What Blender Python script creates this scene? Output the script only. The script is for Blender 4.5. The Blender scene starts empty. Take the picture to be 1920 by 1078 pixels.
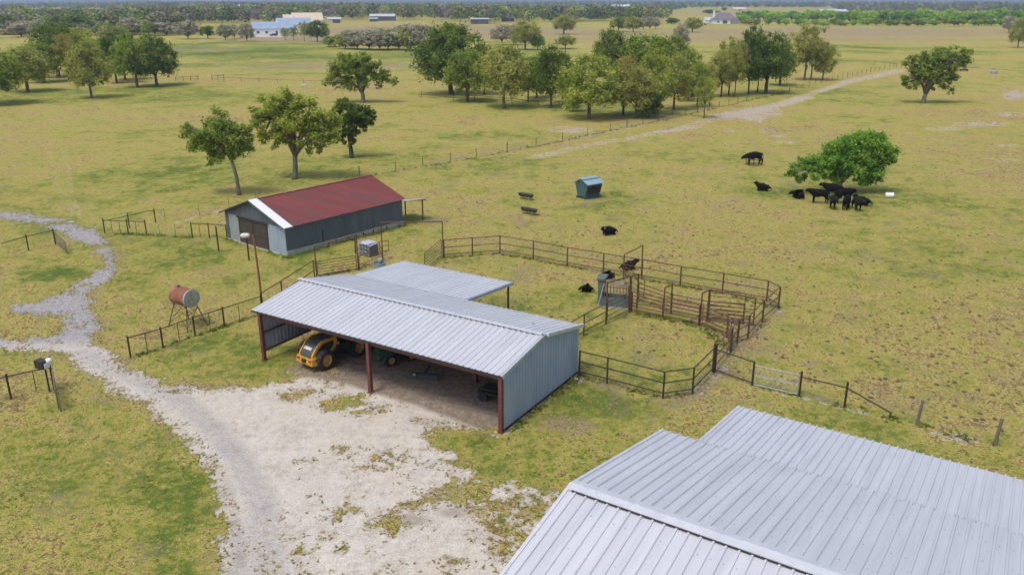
import bpy, bmesh, math, random
import numpy as np
from mathutils import Vector, Matrix

# ------------------------------------------------------------------ camera, sky, sun, exposure
S = bpy.context.scene
COL = S.collection
FPX, CAM_H, HORIZON = 1550.0, 20.5, 1.0          # focal length in photo pixels, camera height, eye level row
PITCH = math.atan((539 - HORIZON) / FPX)
cam_data = bpy.data.cameras.new("camera")
cam_data.sensor_width = 36.0
cam_data.lens = FPX / 1920 * 36.0
cam_data.clip_start = 0.5
cam_data.clip_end = 30000
cam = bpy.data.objects.new("camera", cam_data)
COL.objects.link(cam)
cam.location = (0, 0, CAM_H)
cam.rotation_euler = (math.pi / 2 - PITCH, 0, 0)
S.camera = cam

SUN_EL, SUN_AZ = math.radians(64), math.radians(222)     # azimuth clockwise from +Y: the sun stands behind the camera, to the left
W = bpy.data.worlds.new("World")
S.world = W
W.use_nodes = True
wn = W.node_tree
wn.nodes.clear()
sky = wn.nodes.new("ShaderNodeTexSky")
sky.sky_type = 'NISHITA'
sky.sun_disc = False
sky.sun_elevation = SUN_EL
sky.sun_rotation = SUN_AZ
sky.air_density = 1.0
sky.dust_density = 3.5
sky.ozone_density = 1.0
bgn = wn.nodes.new("ShaderNodeBackground")
bgn.inputs[1].default_value = 0.15
wout = wn.nodes.new("ShaderNodeOutputWorld")
wn.links.new(sky.outputs[0], bgn.inputs[0])
wn.links.new(bgn.outputs[0], wout.inputs[0])
sun_data = bpy.data.lights.new("sun", 'SUN')
sun_data.energy = 1.5
sun_data.angle = math.radians(15)
sun_data.color = (1.0, 0.95, 0.87)
sun = bpy.data.objects.new("sun", sun_data)
COL.objects.link(sun)
sdir = Vector((math.sin(SUN_AZ) * math.cos(SUN_EL), math.cos(SUN_AZ) * math.cos(SUN_EL), math.sin(SUN_EL)))
sun.rotation_euler = sdir.to_track_quat('Z', 'Y').to_euler()
sun.location = (-40, -40, 90)
S.view_settings.view_transform = 'Standard'
S.view_settings.look = 'None'
S.view_settings.gamma = 1.0
S.view_settings.exposure = 0.37
S.render.resolution_x, S.render.resolution_y = 1024, 574

# ------------------------------------------------------------------ helpers
FW = np.array([0, math.cos(PITCH), -math.sin(PITCH)])
UP = np.array([0, math.sin(PITCH), math.cos(PITCH)])

def G(u, v, z=0.0):
    """the point at height z seen at photo pixel (u, v)"""
    d = np.array([1.0, 0, 0]) * (u - 960) / FPX + UP * (539 - v) / FPX + FW
    k = (z - CAM_H) / d[2]
    return Vector((d[0] * k, d[1] * k, z))

def proj(p):
    q = np.asarray(p, float) - np.array([0, 0, CAM_H])
    w = q @ FW
    return 960 + FPX * q[0] / w, 539 - FPX * (q @ UP) / w

def height_at(u, v, vtop):
    g = np.array(G(u, v))
    lo, hi = 0.0, 60.0
    for _ in range(40):
        m = (lo + hi) / 2
        if proj(g + [0, 0, m])[1] > vtop: lo = m
        else: hi = m
    return m

def px_m(u, v):
    """photo pixels per metre at the ground point (u, v)"""
    g = np.array(G(u, v)) - np.array([0, 0, CAM_H])
    return FPX / (g @ FW)

def tag(o, label=None, cat=None, group=None, kind=None):
    if label: o["label"] = label
    if cat: o["category"] = cat
    if group: o["group"] = group
    if kind: o["kind"] = kind
    return o

def empty(name, loc, rz=0.0, label=None, cat=None, group=None):
    o = bpy.data.objects.new(name, None)
    COL.objects.link(o)
    o.empty_display_size = 0.3
    o.location = loc
    o.rotation_euler = (0, 0, rz)
    return tag(o, label, cat, group)

class MB:
    """collects shapes that become one mesh"""
    def __init__(s): s.v, s.f, s.m, s.mi = [], [], [], 0
    def add(s, vs, fs):
        n = len(s.v)
        s.v += [tuple(p) for p in vs]
        for f in fs:
            s.f.append([i + n for i in f]); s.m.append(s.mi)
    def quad(s, a, b, c, d): s.add([a, b, c, d], [(0, 1, 2, 3)])
    def tri(s, a, b, c): s.add([a, b, c], [(0, 1, 2)])
    def box(s, c, size, R=None, taper=1.0):
        x, y, z = [k / 2 for k in size]
        vs = []
        for sz in (-1, 1):
            t = taper if sz > 0 else 1.0
            for sx, sy in ((-1, -1), (1, -1), (1, 1), (-1, 1)):
                p = Vector((sx * x * t, sy * y * t, sz * z))
                if R is not None: p = R @ p
                vs.append(p + Vector(c))
        s.add(vs, [(3, 2, 1, 0), (4, 5, 6, 7), (0, 1, 5, 4), (1, 2, 6, 5), (2, 3, 7, 6), (3, 0, 4, 7)])
    def bar(s, p, q, r, n=6, r2=None):
        p, q = Vector(p), Vector(q)
        r2 = r if r2 is None else r2
        d = q - p
        if d.length < 1e-6: return
        d.normalize()
        a = d.orthogonal().normalized(); b = d.cross(a)
        vs = []
        for c, rr in ((p, r), (q, r2)):
            for i in range(n):
                t = 2 * math.pi * (i + .5) / n
                vs.append(c + (a * math.cos(t) + b * math.sin(t)) * rr)
        fs = [(i, (i + 1) % n, n + (i + 1) % n, n + i) for i in range(n)]
        fs += [tuple(range(n - 1, -1, -1)), tuple(range(n, 2 * n))]
        s.add(vs, fs)
    def sqbar(s, p, q, w, h=None):
        p, q = Vector(p), Vector(q)
        h = w if h is None else h
        d = (q - p); L = d.length; d.normalize()
        up = Vector((0, 0, 1)) if abs(d.z) < .95 else Vector((0, 1, 0))
        y = up.cross(d).normalized(); z = d.cross(y)
        R = Matrix((d, y, z)).transposed()
        s.box((p + q) / 2, (L, w, h), R)
    def tube(s, pts, rs, n=6):
        pts = [Vector(p) for p in pts]
        if not hasattr(rs, '__len__'): rs = [rs] * len(pts)
        vs, fs = [], []
        a = None
        for i, p in enumerate(pts):
            d = (pts[min(i + 1, len(pts) - 1)] - pts[max(i - 1, 0)]).normalized()
            if a is None: a = d.orthogonal().normalized()
            a = (a - d * a.dot(d))
            a = a.normalized() if a.length > 1e-4 else d.orthogonal().normalized()
            b = d.cross(a)
            for k in range(n):
                t = 2 * math.pi * k / n
                vs.append(p + (a * math.cos(t) + b * math.sin(t)) * rs[i])
        for i in range(len(pts) - 1):
            for k in range(n):
                fs.append((i * n + k, i * n + (k + 1) % n, (i + 1) * n + (k + 1) % n, (i + 1) * n + k))
        fs.append(tuple(range(n - 1, -1, -1)))
        fs.append(tuple((len(pts) - 1) * n + k for k in range(n)))
        s.add(vs, fs)
    def lathe(s, prof, axis_o, axis, n=20, caps=True):
        """prof: list of (distance along axis, radius)"""
        o, d = Vector(axis_o), Vector(axis).normalized()
        a = d.orthogonal().normalized(); b = d.cross(a)
        vs, fs = [], []
        for (h, r) in prof:
            for k in range(n):
                t = 2 * math.pi * k / n
                vs.append(o + d * h + (a * math.cos(t) + b * math.sin(t)) * max(r, 1e-3))
        for i in range(len(prof) - 1):
            for k in range(n):
                fs.append((i * n + k, i * n + (k + 1) % n, (i + 1) * n + (k + 1) % n, (i + 1) * n + k))
        if caps:
            fs.append(tuple(range(n - 1, -1, -1)))
            fs.append(tuple((len(prof) - 1) * n + k for k in range(n)))
        s.add(vs, fs)
    def prism(s, poly, ext):
        """poly: 3D points of a flat outline; ext: extrusion vector"""
        n = len(poly); e = Vector(ext)
        vs = [Vector(p) for p in poly] + [Vector(p) + e for p in poly]
        fs = [tuple(range(n - 1, -1, -1)), tuple(range(n, 2 * n))] + [(i, (i + 1) % n, n + (i + 1) % n, n + i) for i in range(n)]
        s.add(vs, fs)
    def ribbed(s, O, U, V, N, L, v0, v1, sp=.36, rw=.07, rh=.03, brk=(), start=None):
        """profiled metal sheet: U across the ribs, V along them, v0/v1 numbers or functions of u"""
        f0 = v0 if callable(v0) else (lambda u: v0)
        f1 = v1 if callable(v1) else (lambda u: v1)
        O, U, V, N = Vector(O), Vector(U), Vector(V), Vector(N)
        us = [(0.0, 0.0)]
        x = sp / 2 if start is None else start
        while x + rw / 2 < L:
            us += [(x - rw / 2, 0), (x - rw * .32, rh), (x + rw * .32, rh), (x + rw / 2, 0)]
            x += sp
        us.append((L, 0.0))
        for b in brk:
            us = [q for q in us if abs(q[0] - b) > .05] + [(b, 0.0)]
        us.sort(key=lambda q: q[0])
        vs = []
        for (u, h) in us:
            vs.append(O + U * u + V * f0(u) + N * h)
            vs.append(O + U * u + V * f1(u) + N * h)
        s.add(vs, [(2 * i, 2 * i + 2, 2 * i + 3, 2 * i + 1) for i in range(len(us) - 1)])
    def build(s, name, mats, parent=None, smooth=False):
        me = bpy.data.meshes.new(name)
        me.from_pydata(s.v, [], s.f)
        if not isinstance(mats, (list, tuple)): mats = [mats]
        for m in mats: me.materials.append(m)
        if len(mats) > 1: me.polygons.foreach_set("material_index", s.m)
        if smooth: me.polygons.foreach_set("use_smooth", [True] * len(s.f))
        me.update()
        o = bpy.data.objects.new(name, me)
        COL.objects.link(o)
        if parent is not None: o.parent = parent
        return o

def np_mesh(name, verts, faces, mat, attrs=None, parent=None, smooth=False, normals=None):
    """faces: (n,4) or (n,3) array"""
    me = bpy.data.meshes.new(name)
    nv, nf, k = len(verts), len(faces), faces.shape[1]
    me.vertices.add(nv); me.vertices.foreach_set("co", np.asarray(verts, np.float32).ravel())
    me.loops.add(nf * k); me.loops.foreach_set("vertex_index", np.asarray(faces, np.int32).ravel())
    me.polygons.add(nf)
    me.polygons.foreach_set("loop_start", np.arange(nf, dtype=np.int32) * k)
    if smooth: me.polygons.foreach_set("use_smooth", np.ones(nf, bool))
    me.update(calc_edges=True)
    for an, arr in (attrs or {}).items():
        if arr.ndim == 1:
            me.attributes.new(an, 'FLOAT', 'POINT').data.foreach_set("value", arr.astype(np.float32))
        else:
            a4 = np.ones((nv, 4), np.float32); a4[:, :3] = arr
            me.attributes.new(an, 'FLOAT_COLOR', 'POINT').data.foreach_set("color", a4.ravel())
    me.materials.append(mat)
    if normals is not None: me.normals_split_custom_set_from_vertices(normals)
    o = bpy.data.objects.new(name, me)
    COL.objects.link(o)
    if parent is not None: o.parent = parent
    return o

# value noise for masks
def vnoise(x, y, seed=0):
    xi, yi = np.floor(x).astype(np.int64), np.floor(y).astype(np.int64)
    fx, fy = x - xi, y - yi
    fx, fy = fx * fx * (3 - 2 * fx), fy * fy * (3 - 2 * fy)
    def h(a, b):
        n = (a * 374761393 + b * 668265263 + seed * 974711) & 0xffffffff
        n = ((n ^ (n >> 13)) * 1274126177) & 0xffffffff
        return ((n ^ (n >> 16)) & 0xffff) / 65535.0
    return (h(xi, yi) * (1 - fx) + h(xi + 1, yi) * fx) * (1 - fy) + (h(xi, yi + 1) * (1 - fx) + h(xi + 1, yi + 1) * fx) * fy
def fbm(x, y, s, octv=4, seed=0):
    r, a, t = 0, 1.0, 0
    for i in range(octv):
        r = r + a * vnoise(x / s, y / s, seed + i * 7); t += a; a *= .55; s = s * .5
    return r / t

# ------------------------------------------------------------------ materials
MATS = {}
def newmat(name):
    m = bpy.data.materials.new(name); m.use_nodes = True
    nt = m.node_tree; nt.nodes.clear()
    out = nt.nodes.new("ShaderNodeOutputMaterial")
    MATS[name] = m
    return m, nt, out
def N(nt, t, **kw):
    n = nt.nodes.new(t)
    for k, v in kw.items(): setattr(n, k, v)
    return n
def mixc(nt, fac, a, b, mode='MIX'):
    n = N(nt, "ShaderNodeMix", data_type='RGBA', blend_type=mode)
    for i, x in ((0, fac), (6, a), (7, b)):
        if isinstance(x, bpy.types.NodeSocket): nt.links.new(x, n.inputs[i])
        elif isinstance(x, (tuple, list)): n.inputs[i].default_value = (*x[:3], 1)
        else: n.inputs[i].default_value = x
    return n.outputs[2]
def math_(nt, op, a, b=None, c=None, clamp=False):
    n = N(nt, "ShaderNodeMath", operation=op, use_clamp=clamp)
    for i, x in enumerate((a, b, c)):
        if x is None: continue
        if isinstance(x, bpy.types.NodeSocket): nt.links.new(x, n.inputs[i])
        else: n.inputs[i].default_value = x
    return n.outputs[0]
def noise(nt, vec, scale, detail=4, rough=.55, dist=0.0):
    n = N(nt, "ShaderNodeTexNoise")
    n.inputs['Scale'].default_value = scale; n.inputs['Detail'].default_value = detail
    n.inputs['Roughness'].default_value = rough; n.inputs['Distortion'].default_value = dist
    if vec is not None: nt.links.new(vec, n.inputs['Vector'])
    return n.outputs['Fac']
def ramp(nt, fac, stops):
    r = N(nt, "ShaderNodeValToRGB")
    e = r.color_ramp.elements
    while len(e) > 1: e.remove(e[-1])
    e[0].position = stops[0][0]; e[0].color = (*stops[0][1], 1)
    for p, c in stops[1:]:
        q = e.new(p); q.color = (*c, 1)
    nt.links.new(fac, r.inputs[0])
    return r.outputs[0]
def maprange(nt, v, a, b, c=0.0, d=1.0):
    n = N(nt, "ShaderNodeMapRange"); nt.links.new(v, n.inputs[0])
    for i, x in enumerate((a, b, c, d)): n.inputs[i + 1].default_value = x
    return n.outputs[0]
def objco(nt, scale=(1, 1, 1), rot=0.0):
    t = N(nt, "ShaderNodeTexCoord"); mp = N(nt, "ShaderNodeMapping")
    if rot:
        r = N(nt, "ShaderNodeMapping"); r.inputs['Rotation'].default_value = (0, 0, rot); nt.links.new(t.outputs['Object'], r.inputs['Vector'])
    mp.inputs['Scale'].default_value = scale
    nt.links.new(r.outputs[0] if rot else t.outputs['Object'], mp.inputs['Vector'])
    return mp.outputs[0]
def attr(nt, name, color=False):
    a = N(nt, "ShaderNodeAttribute", attribute_name=name)
    return a.outputs['Color'] if color else a.outputs['Fac']

def pm(name, c1, c2=None, scale=3.0, rough=.6, metal=0.0, bump=0.0, stretch=(1, 1, 1), lo=.35, hi=.65, c3=None, s3=1.0, t3=.62, spec=.5, rot=0.0, soft=.08):
    """principled surface whose colour wanders between c1 and c2, with spots of c3"""
    m, nt, out = newmat(name)
    b = N(nt, "ShaderNodeBsdfPrincipled")
    b.inputs['Roughness'].default_value = rough; b.inputs['Metallic'].default_value = metal
    b.inputs['Specular IOR Level'].default_value = spec
    vec = objco(nt, stretch, rot)
    f = noise(nt, vec, scale, 5, .6)
    col = mixc(nt, maprange(nt, f, lo, hi), c1, c2 or c1)
    if c3:
        g = noise(nt, vec, s3, 5, .65)
        col = mixc(nt, maprange(nt, g, t3, t3 + soft), col, c3)
    nt.links.new(col, b.inputs['Base Color'])
    if bump:
        bp = N(nt, "ShaderNodeBump"); bp.inputs['Strength'].default_value = bump; bp.inputs['Distance'].default_value = .02
        nt.links.new(f, bp.inputs['Height']); nt.links.new(bp.outputs[0], b.inputs['Normal'])
    nt.links.new(b.outputs[0], out.inputs[0])
    return m

M_roof = pm("galvalume_roof", (.54, .548, .572), (.605, .612, .632), 2.2, .45, .3, c3=(.505, .515, .545), s3=1.6, t3=.53, stretch=(1.0, .10, .10), rot=math.radians(31.5), soft=.16)
M_roof2 = pm("galvalume_roof_near", (.515, .527, .558), (.585, .596, .626), 2.6, .45, .3, c3=(.475, .49, .525), s3=2.4, t3=.54, stretch=(1.0, .07, .07), rot=math.radians(33.2), soft=.16)
M_cap = pm("ridge_cap_metal", (.50, .515, .55), (.57, .585, .61), 2.5, .5, .25, c3=(.47, .49, .53), s3=2.2, t3=.55)
M_wall = pm("blue_grey_wall_metal", (.27, .34, .42), (.34, .41, .48), .8, .55, .1, stretch=(1, 1, .3))
M_wallin = pm("grey_wall_metal", (.22, .25, .30), (.34, .37, .42), 2.5, .55, .1, stretch=(1, 1, .2))
M_trim = pm("grey_trim_metal", (.30, .34, .39), (.37, .41, .46), 2, .5, .1)
M_white = pm("white_painted_metal", (.72, .74, .78), (.62, .64, .68), 2, .5, 0)
M_red_steel = pm("red_primer_steel", (.16, .045, .035), (.11, .035, .028), 2.5, .6, 0, c3=(.22, .08, .05), s3=2)
M_dark = pm("dark_gap", (.02, .02, .022), (.03, .03, .03), 3, .7)
M_screw = pm("roof_screw_head", (.22, .24, .27), None, 3, .5, .3)
M_redroof = pm("rusty_red_roof", (.135, .027, .022), (.185, .040, .031), 1.1, .6, 0, stretch=(.12, 1.0, .12), c3=(.105, .045, .042), s3=.9, t3=.52)
M_barn = pm("weathered_tin_wall", (.070, .095, .118), (.105, .130, .150), 1.6, .6, .1, stretch=(1, 1, .15), c3=(.075, .085, .095), s3=.8, t3=.55)
M_barnlight = pm("pale_tin_panel", (.24, .32, .42), (.32, .38, .44), 1.8, .6, .1, stretch=(1, 1, .15), c3=(.20, .24, .30), s3=1.5, t3=.55)
M_barngreen = pm("pale_grey_panel", (.24, .28, .29), (.28, .31, .31), 1.8, .6, .1)
M_barntop = pm("dull_tin_gable", (.075, .095, .112), (.105, .122, .138), 1.8, .6, .1, stretch=(1, 1, .2))
M_door = pm("dark_brown_boards", (.042, .031, .027), (.070, .053, .043), 5, .75, 0, stretch=(3, 3, .2), bump=.3)
M_conc = pm("pale_concrete", (.42, .39, .32), (.32, .29, .24), 3, .85, 0, c3=(.20, .18, .14), s3=2.2, t3=.58)
M_pipe = pm("rusty_brown_pipe", (.085, .040, .027), (.125, .058, .038), 4, .65, 0)
M_blackpipe = pm("blackened_pipe", (.028, .020, .018), (.045, .030, .025), 4, .65, 0)
M_galv = pm("galvanised_pipe", (.34, .36, .37), (.42, .43, .43), 4, .5, .3)
M_galvdull = pm("dull_galvanised_wire", (.14, .12, .10), (.18, .155, .13), 4, .6, .2)
M_wood = pm("weathered_post_wood", (.13, .105, .085), (.19, .16, .13), 6, .85, 0, stretch=(1, 1, .2), bump=.4)
M_yellow = pm("loader_yellow_paint", (.60, .32, .028), (.52, .27, .025), 2, .5, 0, c3=(.33, .21, .08), s3=4.5, t3=.56, soft=.12)
M_hood = pm("dark_grey_hood", (.045, .055, .06), (.06, .07, .075), 2, .5, 0, c3=(.11, .105, .09), s3=4, t3=.58, soft=.15)
M_green = pm("dark_green_paint", (.022, .075, .042), (.03, .09, .05), 2, .45, 0)
M_tyre = pm("black_tyre", (.018, .018, .019), (.035, .033, .03), 5, .85, 0)
M_rim = pm("dull_yellow_rim", (.42, .27, .06), (.36, .24, .07), 4, .5, 0)
M_black = pm("black_plastic", (.018, .019, .021), (.03, .03, .032), 3, .5, 0)
M_glass = pm("tail_lamp_red", (.28, .02, .012), None, 3, .3, 0)
M_amber = pm("amber_lamp", (.55, .30, .12), None, 3, .3, 0)
M_lettering = pm("white_lettering", (.82, .82, .80), None, 3, .5, 0)
M_rust = pm("orange_rust", (.27, .090, .042), (.17, .062, .036), 2.2, .75, 0, c3=(.42, .34, .27), s3=1.6, t3=.55, soft=.2)
M_tankend = pm("mottled_tank_end", (.42, .42, .36), (.30, .31, .25), 2.2, .7, 0, c3=(.30, .24, .05), s3=2.6, t3=.52)
M_feeder = pm("feeder_blue_green_steel", (.045, .095, .105), (.06, .115, .125), 2, .5, .1)
M_feedroof = pm("feeder_pale_lid", (.24, .36, .42), (.30, .42, .48), 2, .4, .2)
M_cow = pm("black_hide", (.005, .005, .005), (.010, .009, .009), 4, .8, 0, spec=.08)
M_cowbrown = pm("brown_black_hide", (.014, .011, .009), (.020, .016, .013), 4, .7, 0, spec=.12)
M_bag = pm("pale_plastic_wrap", (.50, .52, .58), (.36, .38, .45), 3, .35, 0)
M_tote = pm("dark_grey_tote", (.075, .08, .10), (.11, .115, .14), 3, .5, 0)
M_chute = pm("grey_green_chute_steel", (.085, .115, .115), (.12, .155, .155), 3, .5, .1)
M_chuterust = pm("chute_rusty_bars", (.17, .11, .09), (.22, .18, .16), 3, .65, 0)
M_lamp = pm("lamp_head_metal", (.60, .56, .52), (.66, .62, .58), 3, .5, 0)
M_pole = pm("rusty_light_pole", (.20, .075, .042), (.26, .11, .06), 3, .7, 0)
M_blueroof = pm("blue_metal_roof", (.22, .29, .40), (.28, .35, .46), .3, .45, 0)
M_tanroof = pm("tan_roof", (.50, .42, .31), (.56, .48, .36), .3, .7, 0)
M_houseW = pm("white_house_wall", (.66, .68, .74), (.72, .73, .77), .3, .7, 0)
M_housewin = pm("house_window_dark", (.07, .08, .10), None, 1, .3, 0)
M_purpleroof = pm("grey_purple_shingle", (.13, .115, .135), (.17, .15, .17), .5, .8, 0)
M_shed = pm("slate_blue_shed", (.075, .085, .115), (.10, .11, .14), .4, .6, 0)
M_shedroof = pm("pale_shed_roof", (.40, .43, .48), (.48, .50, .55), .4, .5, 0)
M_bark = pm("oak_bark", (.10, .08, .062), (.17, .14, .115), 4, .9, 0, stretch=(1, 1, .25))
M_barkdark = pm("dark_bark", (.050, .042, .034), (.085, .07, .058), 4, .9, 0, stretch=(1, 1, .25))
M_rock = pm("pale_stone", (.52, .48, .42), (.42, .38, .32), 3, .85, 0)
M_dung = pm("dry_dung", (.055, .042, .022), (.10, .072, .038), 3, .9, 0)
M_poly = pm("grey_plastic_tank", (.20, .24, .27), (.26, .30, .33), 2, .5, 0)

def leafmat(name, dark, light, trans=.5):
    m, nt, out = newmat(name)
    col = mixc(nt, attr(nt, "v"), dark, light)
    d = N(nt, "ShaderNodeBsdfPrincipled"); d.inputs['Roughness'].default_value = .65
    d.inputs['Specular IOR Level'].default_value = .2
    t = N(nt, "ShaderNodeBsdfTranslucent")
    nt.links.new(col, d.inputs['Base Color'])
    t2 = mixc(nt, 1.0, col, (1.15, 1.2, .6), 'MULTIPLY')
    nt.links.new(t2, t.inputs['Color'])
    mx = N(nt, "ShaderNodeMixShader"); mx.inputs[0].default_value = trans
    nt.links.new(d.outputs[0], mx.inputs[1]); nt.links.new(t.outputs[0], mx.inputs[2])
    nt.links.new(mx.outputs[0], out.inputs[0])
    return m
LEAF = {
 'D': leafmat("leaf_dark_green", (.078, .130, .028), (.235, .305, .066)),
 'M': leafmat("leaf_mid_green", (.130, .200, .036), (.375, .445, .100)),
 'G': leafmat("leaf_bright_green", (.110, .255, .034), (.330, .510, .092)),
 'Y': leafmat("leaf_yellow_olive", (.215, .232, .056), (.475, .480, .148)),
 'T': leafmat("leaf_spring_yellow_green", (.200, .255, .044), (.520, .555, .130)),
 'O': leafmat("leaf_rusty_olive", (.255, .228, .068), (.480, .430, .145)),
 'L': leafmat("leaf_lime_green", (.220, .370, .054), (.480, .660, .115)),
 'B': leafmat("twig_grey_brown", (.235, .220, .155), (.46, .43, .325), .25),
}
def colmat(name, trans=.25):
    m, nt, out = newmat(name)
    col = attr(nt, "col", True)
    d = N(nt, "ShaderNodeBsdfDiffuse"); t = N(nt, "ShaderNodeBsdfTranslucent")
    nt.links.new(col, d.inputs[0]); nt.links.new(col, t.inputs[0])
    mx = N(nt, "ShaderNodeMixShader"); mx.inputs[0].default_value = trans
    nt.links.new(d.outputs[0], mx.inputs[1]); nt.links.new(t.outputs[0], mx.inputs[2])
    nt.links.new(mx.outputs[0], out.inputs[0])
    return m
M_wood_far = colmat("far_foliage")
M_tuft = colmat("grass_blades", .3)

def ground_material():
    m, nt, out = newmat("pasture_grass")
    vec = objco(nt)
    n1 = noise(nt, vec, .035, 3, .5)
    n2 = noise(nt, vec, .20, 4, .6, .4)
    nb = noise(nt, vec, .62, 4, .65, .3)
    n3 = noise(nt, vec, 1.9, 5, .68)
    n4 = noise(nt, vec, 6.5, 4, .72)
    n5 = noise(nt, vec, 24.0, 2, .6)
    def term(n, k): return math_(nt, 'MULTIPLY', math_(nt, 'SUBTRACT', n, .5), k)
    n0 = noise(nt, objco(nt, (.6, 1.3, 1)), .011, 3, .55)
    s = math_(nt, 'ADD', math_(nt, 'ADD', term(n1, 1.35), term(n0, 1.1)), term(n2, 1.1))
    s = math_(nt, 'ADD', s, term(nb, 1.25))
    s = math_(nt, 'ADD', s, term(n3, 2.3))
    s = math_(nt, 'ADD', s, term(n4, 2.2))
    s = math_(nt, 'ADD', s, math_(nt, 'ADD', attr(nt, "g"), .47))
    col = ramp(nt, s, [(0.0, (.27, .19, .085)), (.18, (.36, .27, .105)), (.36, (.475, .395, .122)), (.52, (.375, .340, .072)), (.67, (.255, .272, .050)), (.84, (.160, .205, .036)), (1.0, (.095, .150, .026))])
    vec2 = objco(nt, (1, 1, 1))
    m2 = noise(nt, vec2, .31, 5, .62, .5)
    bn = math_(nt, 'ADD', attr(nt, "b"), math_(nt, 'ADD', term(m2, 2.2), term(n3, 1.6)))
    col = mixc(nt, maprange(nt, bn, .26, .72, 0, .80), col, mixc(nt, maprange(nt, n4, .38, .62), (.215, .158, .098), (.385, .298, .190)))
    pa = attr(nt, "p")
    pl = math_(nt, 'ADD', pa, math_(nt, 'MULTIPLY', math_(nt, 'MULTIPLY', pa, 4.0, None, True), math_(nt, 'ADD', term(nb, 2.4), math_(nt, 'ADD', term(n3, 2.4), term(n4, 1.2)))))
    col = mixc(nt, maprange(nt, pl, .34, .60, 0, .95), col, mixc(nt, n4, (.34, .275, .205), (.56, .49, .41)))
    gr = maprange(nt, n4, .38, .62, .70, 1.26)
    gr = math_(nt, 'MULTIPLY', gr, maprange(nt, n5, .36, .64, .72, 1.26))
    gr = math_(nt, 'MULTIPLY', gr, maprange(nt, n3, .36, .64, .84, 1.14))
    gc = N(nt, "ShaderNodeCombineColor")
    for i in range(3): nt.links.new(gr, gc.inputs[i])
    col = mixc(nt, 1.0, col, gc.outputs[0], 'MULTIPLY')
    b = N(nt, "ShaderNodeBsdfPrincipled"); b.inputs['Roughness'].default_value = .9
    b.inputs['Specular IOR Level'].default_value = .1
    nt.links.new(col, b.inputs['Base Color'])
    bp = N(nt, "ShaderNodeBump"); bp.inputs['Strength'].default_value = .9; bp.inputs['Distance'].default_value = .15
    h = math_(nt, 'ADD', n4, math_(nt, 'MULTIPLY', n5, .5))
    nt.links.new(h, bp.inputs['Height']); nt.links.new(bp.outputs[0], b.inputs['Normal'])
    nt.links.new(b.outputs[0], out.inputs[0])
    return m
M_ground = ground_material()

def gravel_material():
    m, nt, out = newmat("limestone_gravel")
    vec = objco(nt)
    n0 = noise(nt, vec, .16, 4, .6, .6); n1 = noise(nt, vec, .5, 5, .65, .5); n2 = noise(nt, vec, 2.4, 5, .72); n3 = noise(nt, vec, 11, 4, .75); n4 = noise(nt, vec, 30, 2, .6)
    def term(n, k): return math_(nt, 'MULTIPLY', math_(nt, 'SUBTRACT', n, .5), k)
    w = math_(nt, 'ADD', n2, math_(nt, 'ADD', term(n1, .7), term(n3, .5)))
    white = ramp(nt, w, [(.25, (.35, .305, .245)), (.45, (.475, .432, .37)), (.62, (.555, .518, .455)), (.8, (.625, .592, .535))])
    tan = mixc(nt, n2, (.42, .35, .26), (.53, .46, .36))
    white = mixc(nt, maprange(nt, math_(nt, 'ADD', n1, term(n0, .8)), .54, .74, 0, .7), white, tan)
    greyc = ramp(nt, math_(nt, 'ADD', n3, term(n2, .9)), [(.20, (.145, .135, .132)), (.40, (.255, .242, .240)), (.58, (.345, .330, .327)), (.78, (.46, .445, .44))])
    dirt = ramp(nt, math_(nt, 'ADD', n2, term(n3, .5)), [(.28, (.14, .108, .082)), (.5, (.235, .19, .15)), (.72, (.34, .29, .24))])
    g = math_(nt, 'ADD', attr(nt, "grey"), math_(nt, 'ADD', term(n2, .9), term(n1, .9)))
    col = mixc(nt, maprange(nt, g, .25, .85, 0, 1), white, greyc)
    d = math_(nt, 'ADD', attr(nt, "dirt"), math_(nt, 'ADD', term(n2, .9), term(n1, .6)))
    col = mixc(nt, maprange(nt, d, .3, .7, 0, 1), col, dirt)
    gr = math_(nt, 'MULTIPLY', maprange(nt, n3, .3, .7, .82, 1.12), maprange(nt, n4, .3, .7, .86, 1.1))
    gc = N(nt, "ShaderNodeCombineColor")
    for i in range(3): nt.links.new(gr, gc.inputs[i])
    col = mixc(nt, 1.0, col, gc.outputs[0], 'MULTIPLY')
    b = N(nt, "ShaderNodeBsdfPrincipled"); b.inputs['Roughness'].default_value = .95
    b.inputs['Specular IOR Level'].default_value = .1
    nt.links.new(col, b.inputs['Base Color'])
    bp = N(nt, "ShaderNodeBump"); bp.inputs['Strength'].default_value = .6; bp.inputs['Distance'].default_value = .05
    nt.links.new(n3, bp.inputs['Height']); nt.links.new(bp.outputs[0], b.inputs['Normal'])
    nt.links.new(b.outputs[0], out.inputs[0])
    return m
M_gravel = gravel_material()

# ------------------------------------------------------------------ ground: one sheet to the horizon, with its own patches of green, brown and bare soil
def grow(a, step, ratio, end):
    r = []
    while a < end:
        a += step; step *= ratio; r.append(a)
    return r
ys = list(np.arange(-60, 15, 3.0)) + list(np.arange(15, 140, .5)) + grow(139.5, .55, 1.022, 11000)
xr = grow(85, .65, 1.055, 9000)
xs = [-x for x in reversed(grow(75, .65, 1.055, 9000))] + list(np.arange(-75, 85.1, .6)) + xr
GX, GY = np.meshgrid(np.array(xs), np.array(ys))
gx, gy = GX.ravel(), GY.ravel()
gw = gy * FW[1] + (-CAM_H) * FW[2]
gw = np.maximum(gw, 1.0)
PU = 960 + FPX * gx / gw
PV = 539 - FPX * (gy * UP[1] - CAM_H * UP[2]) / gw

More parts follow.
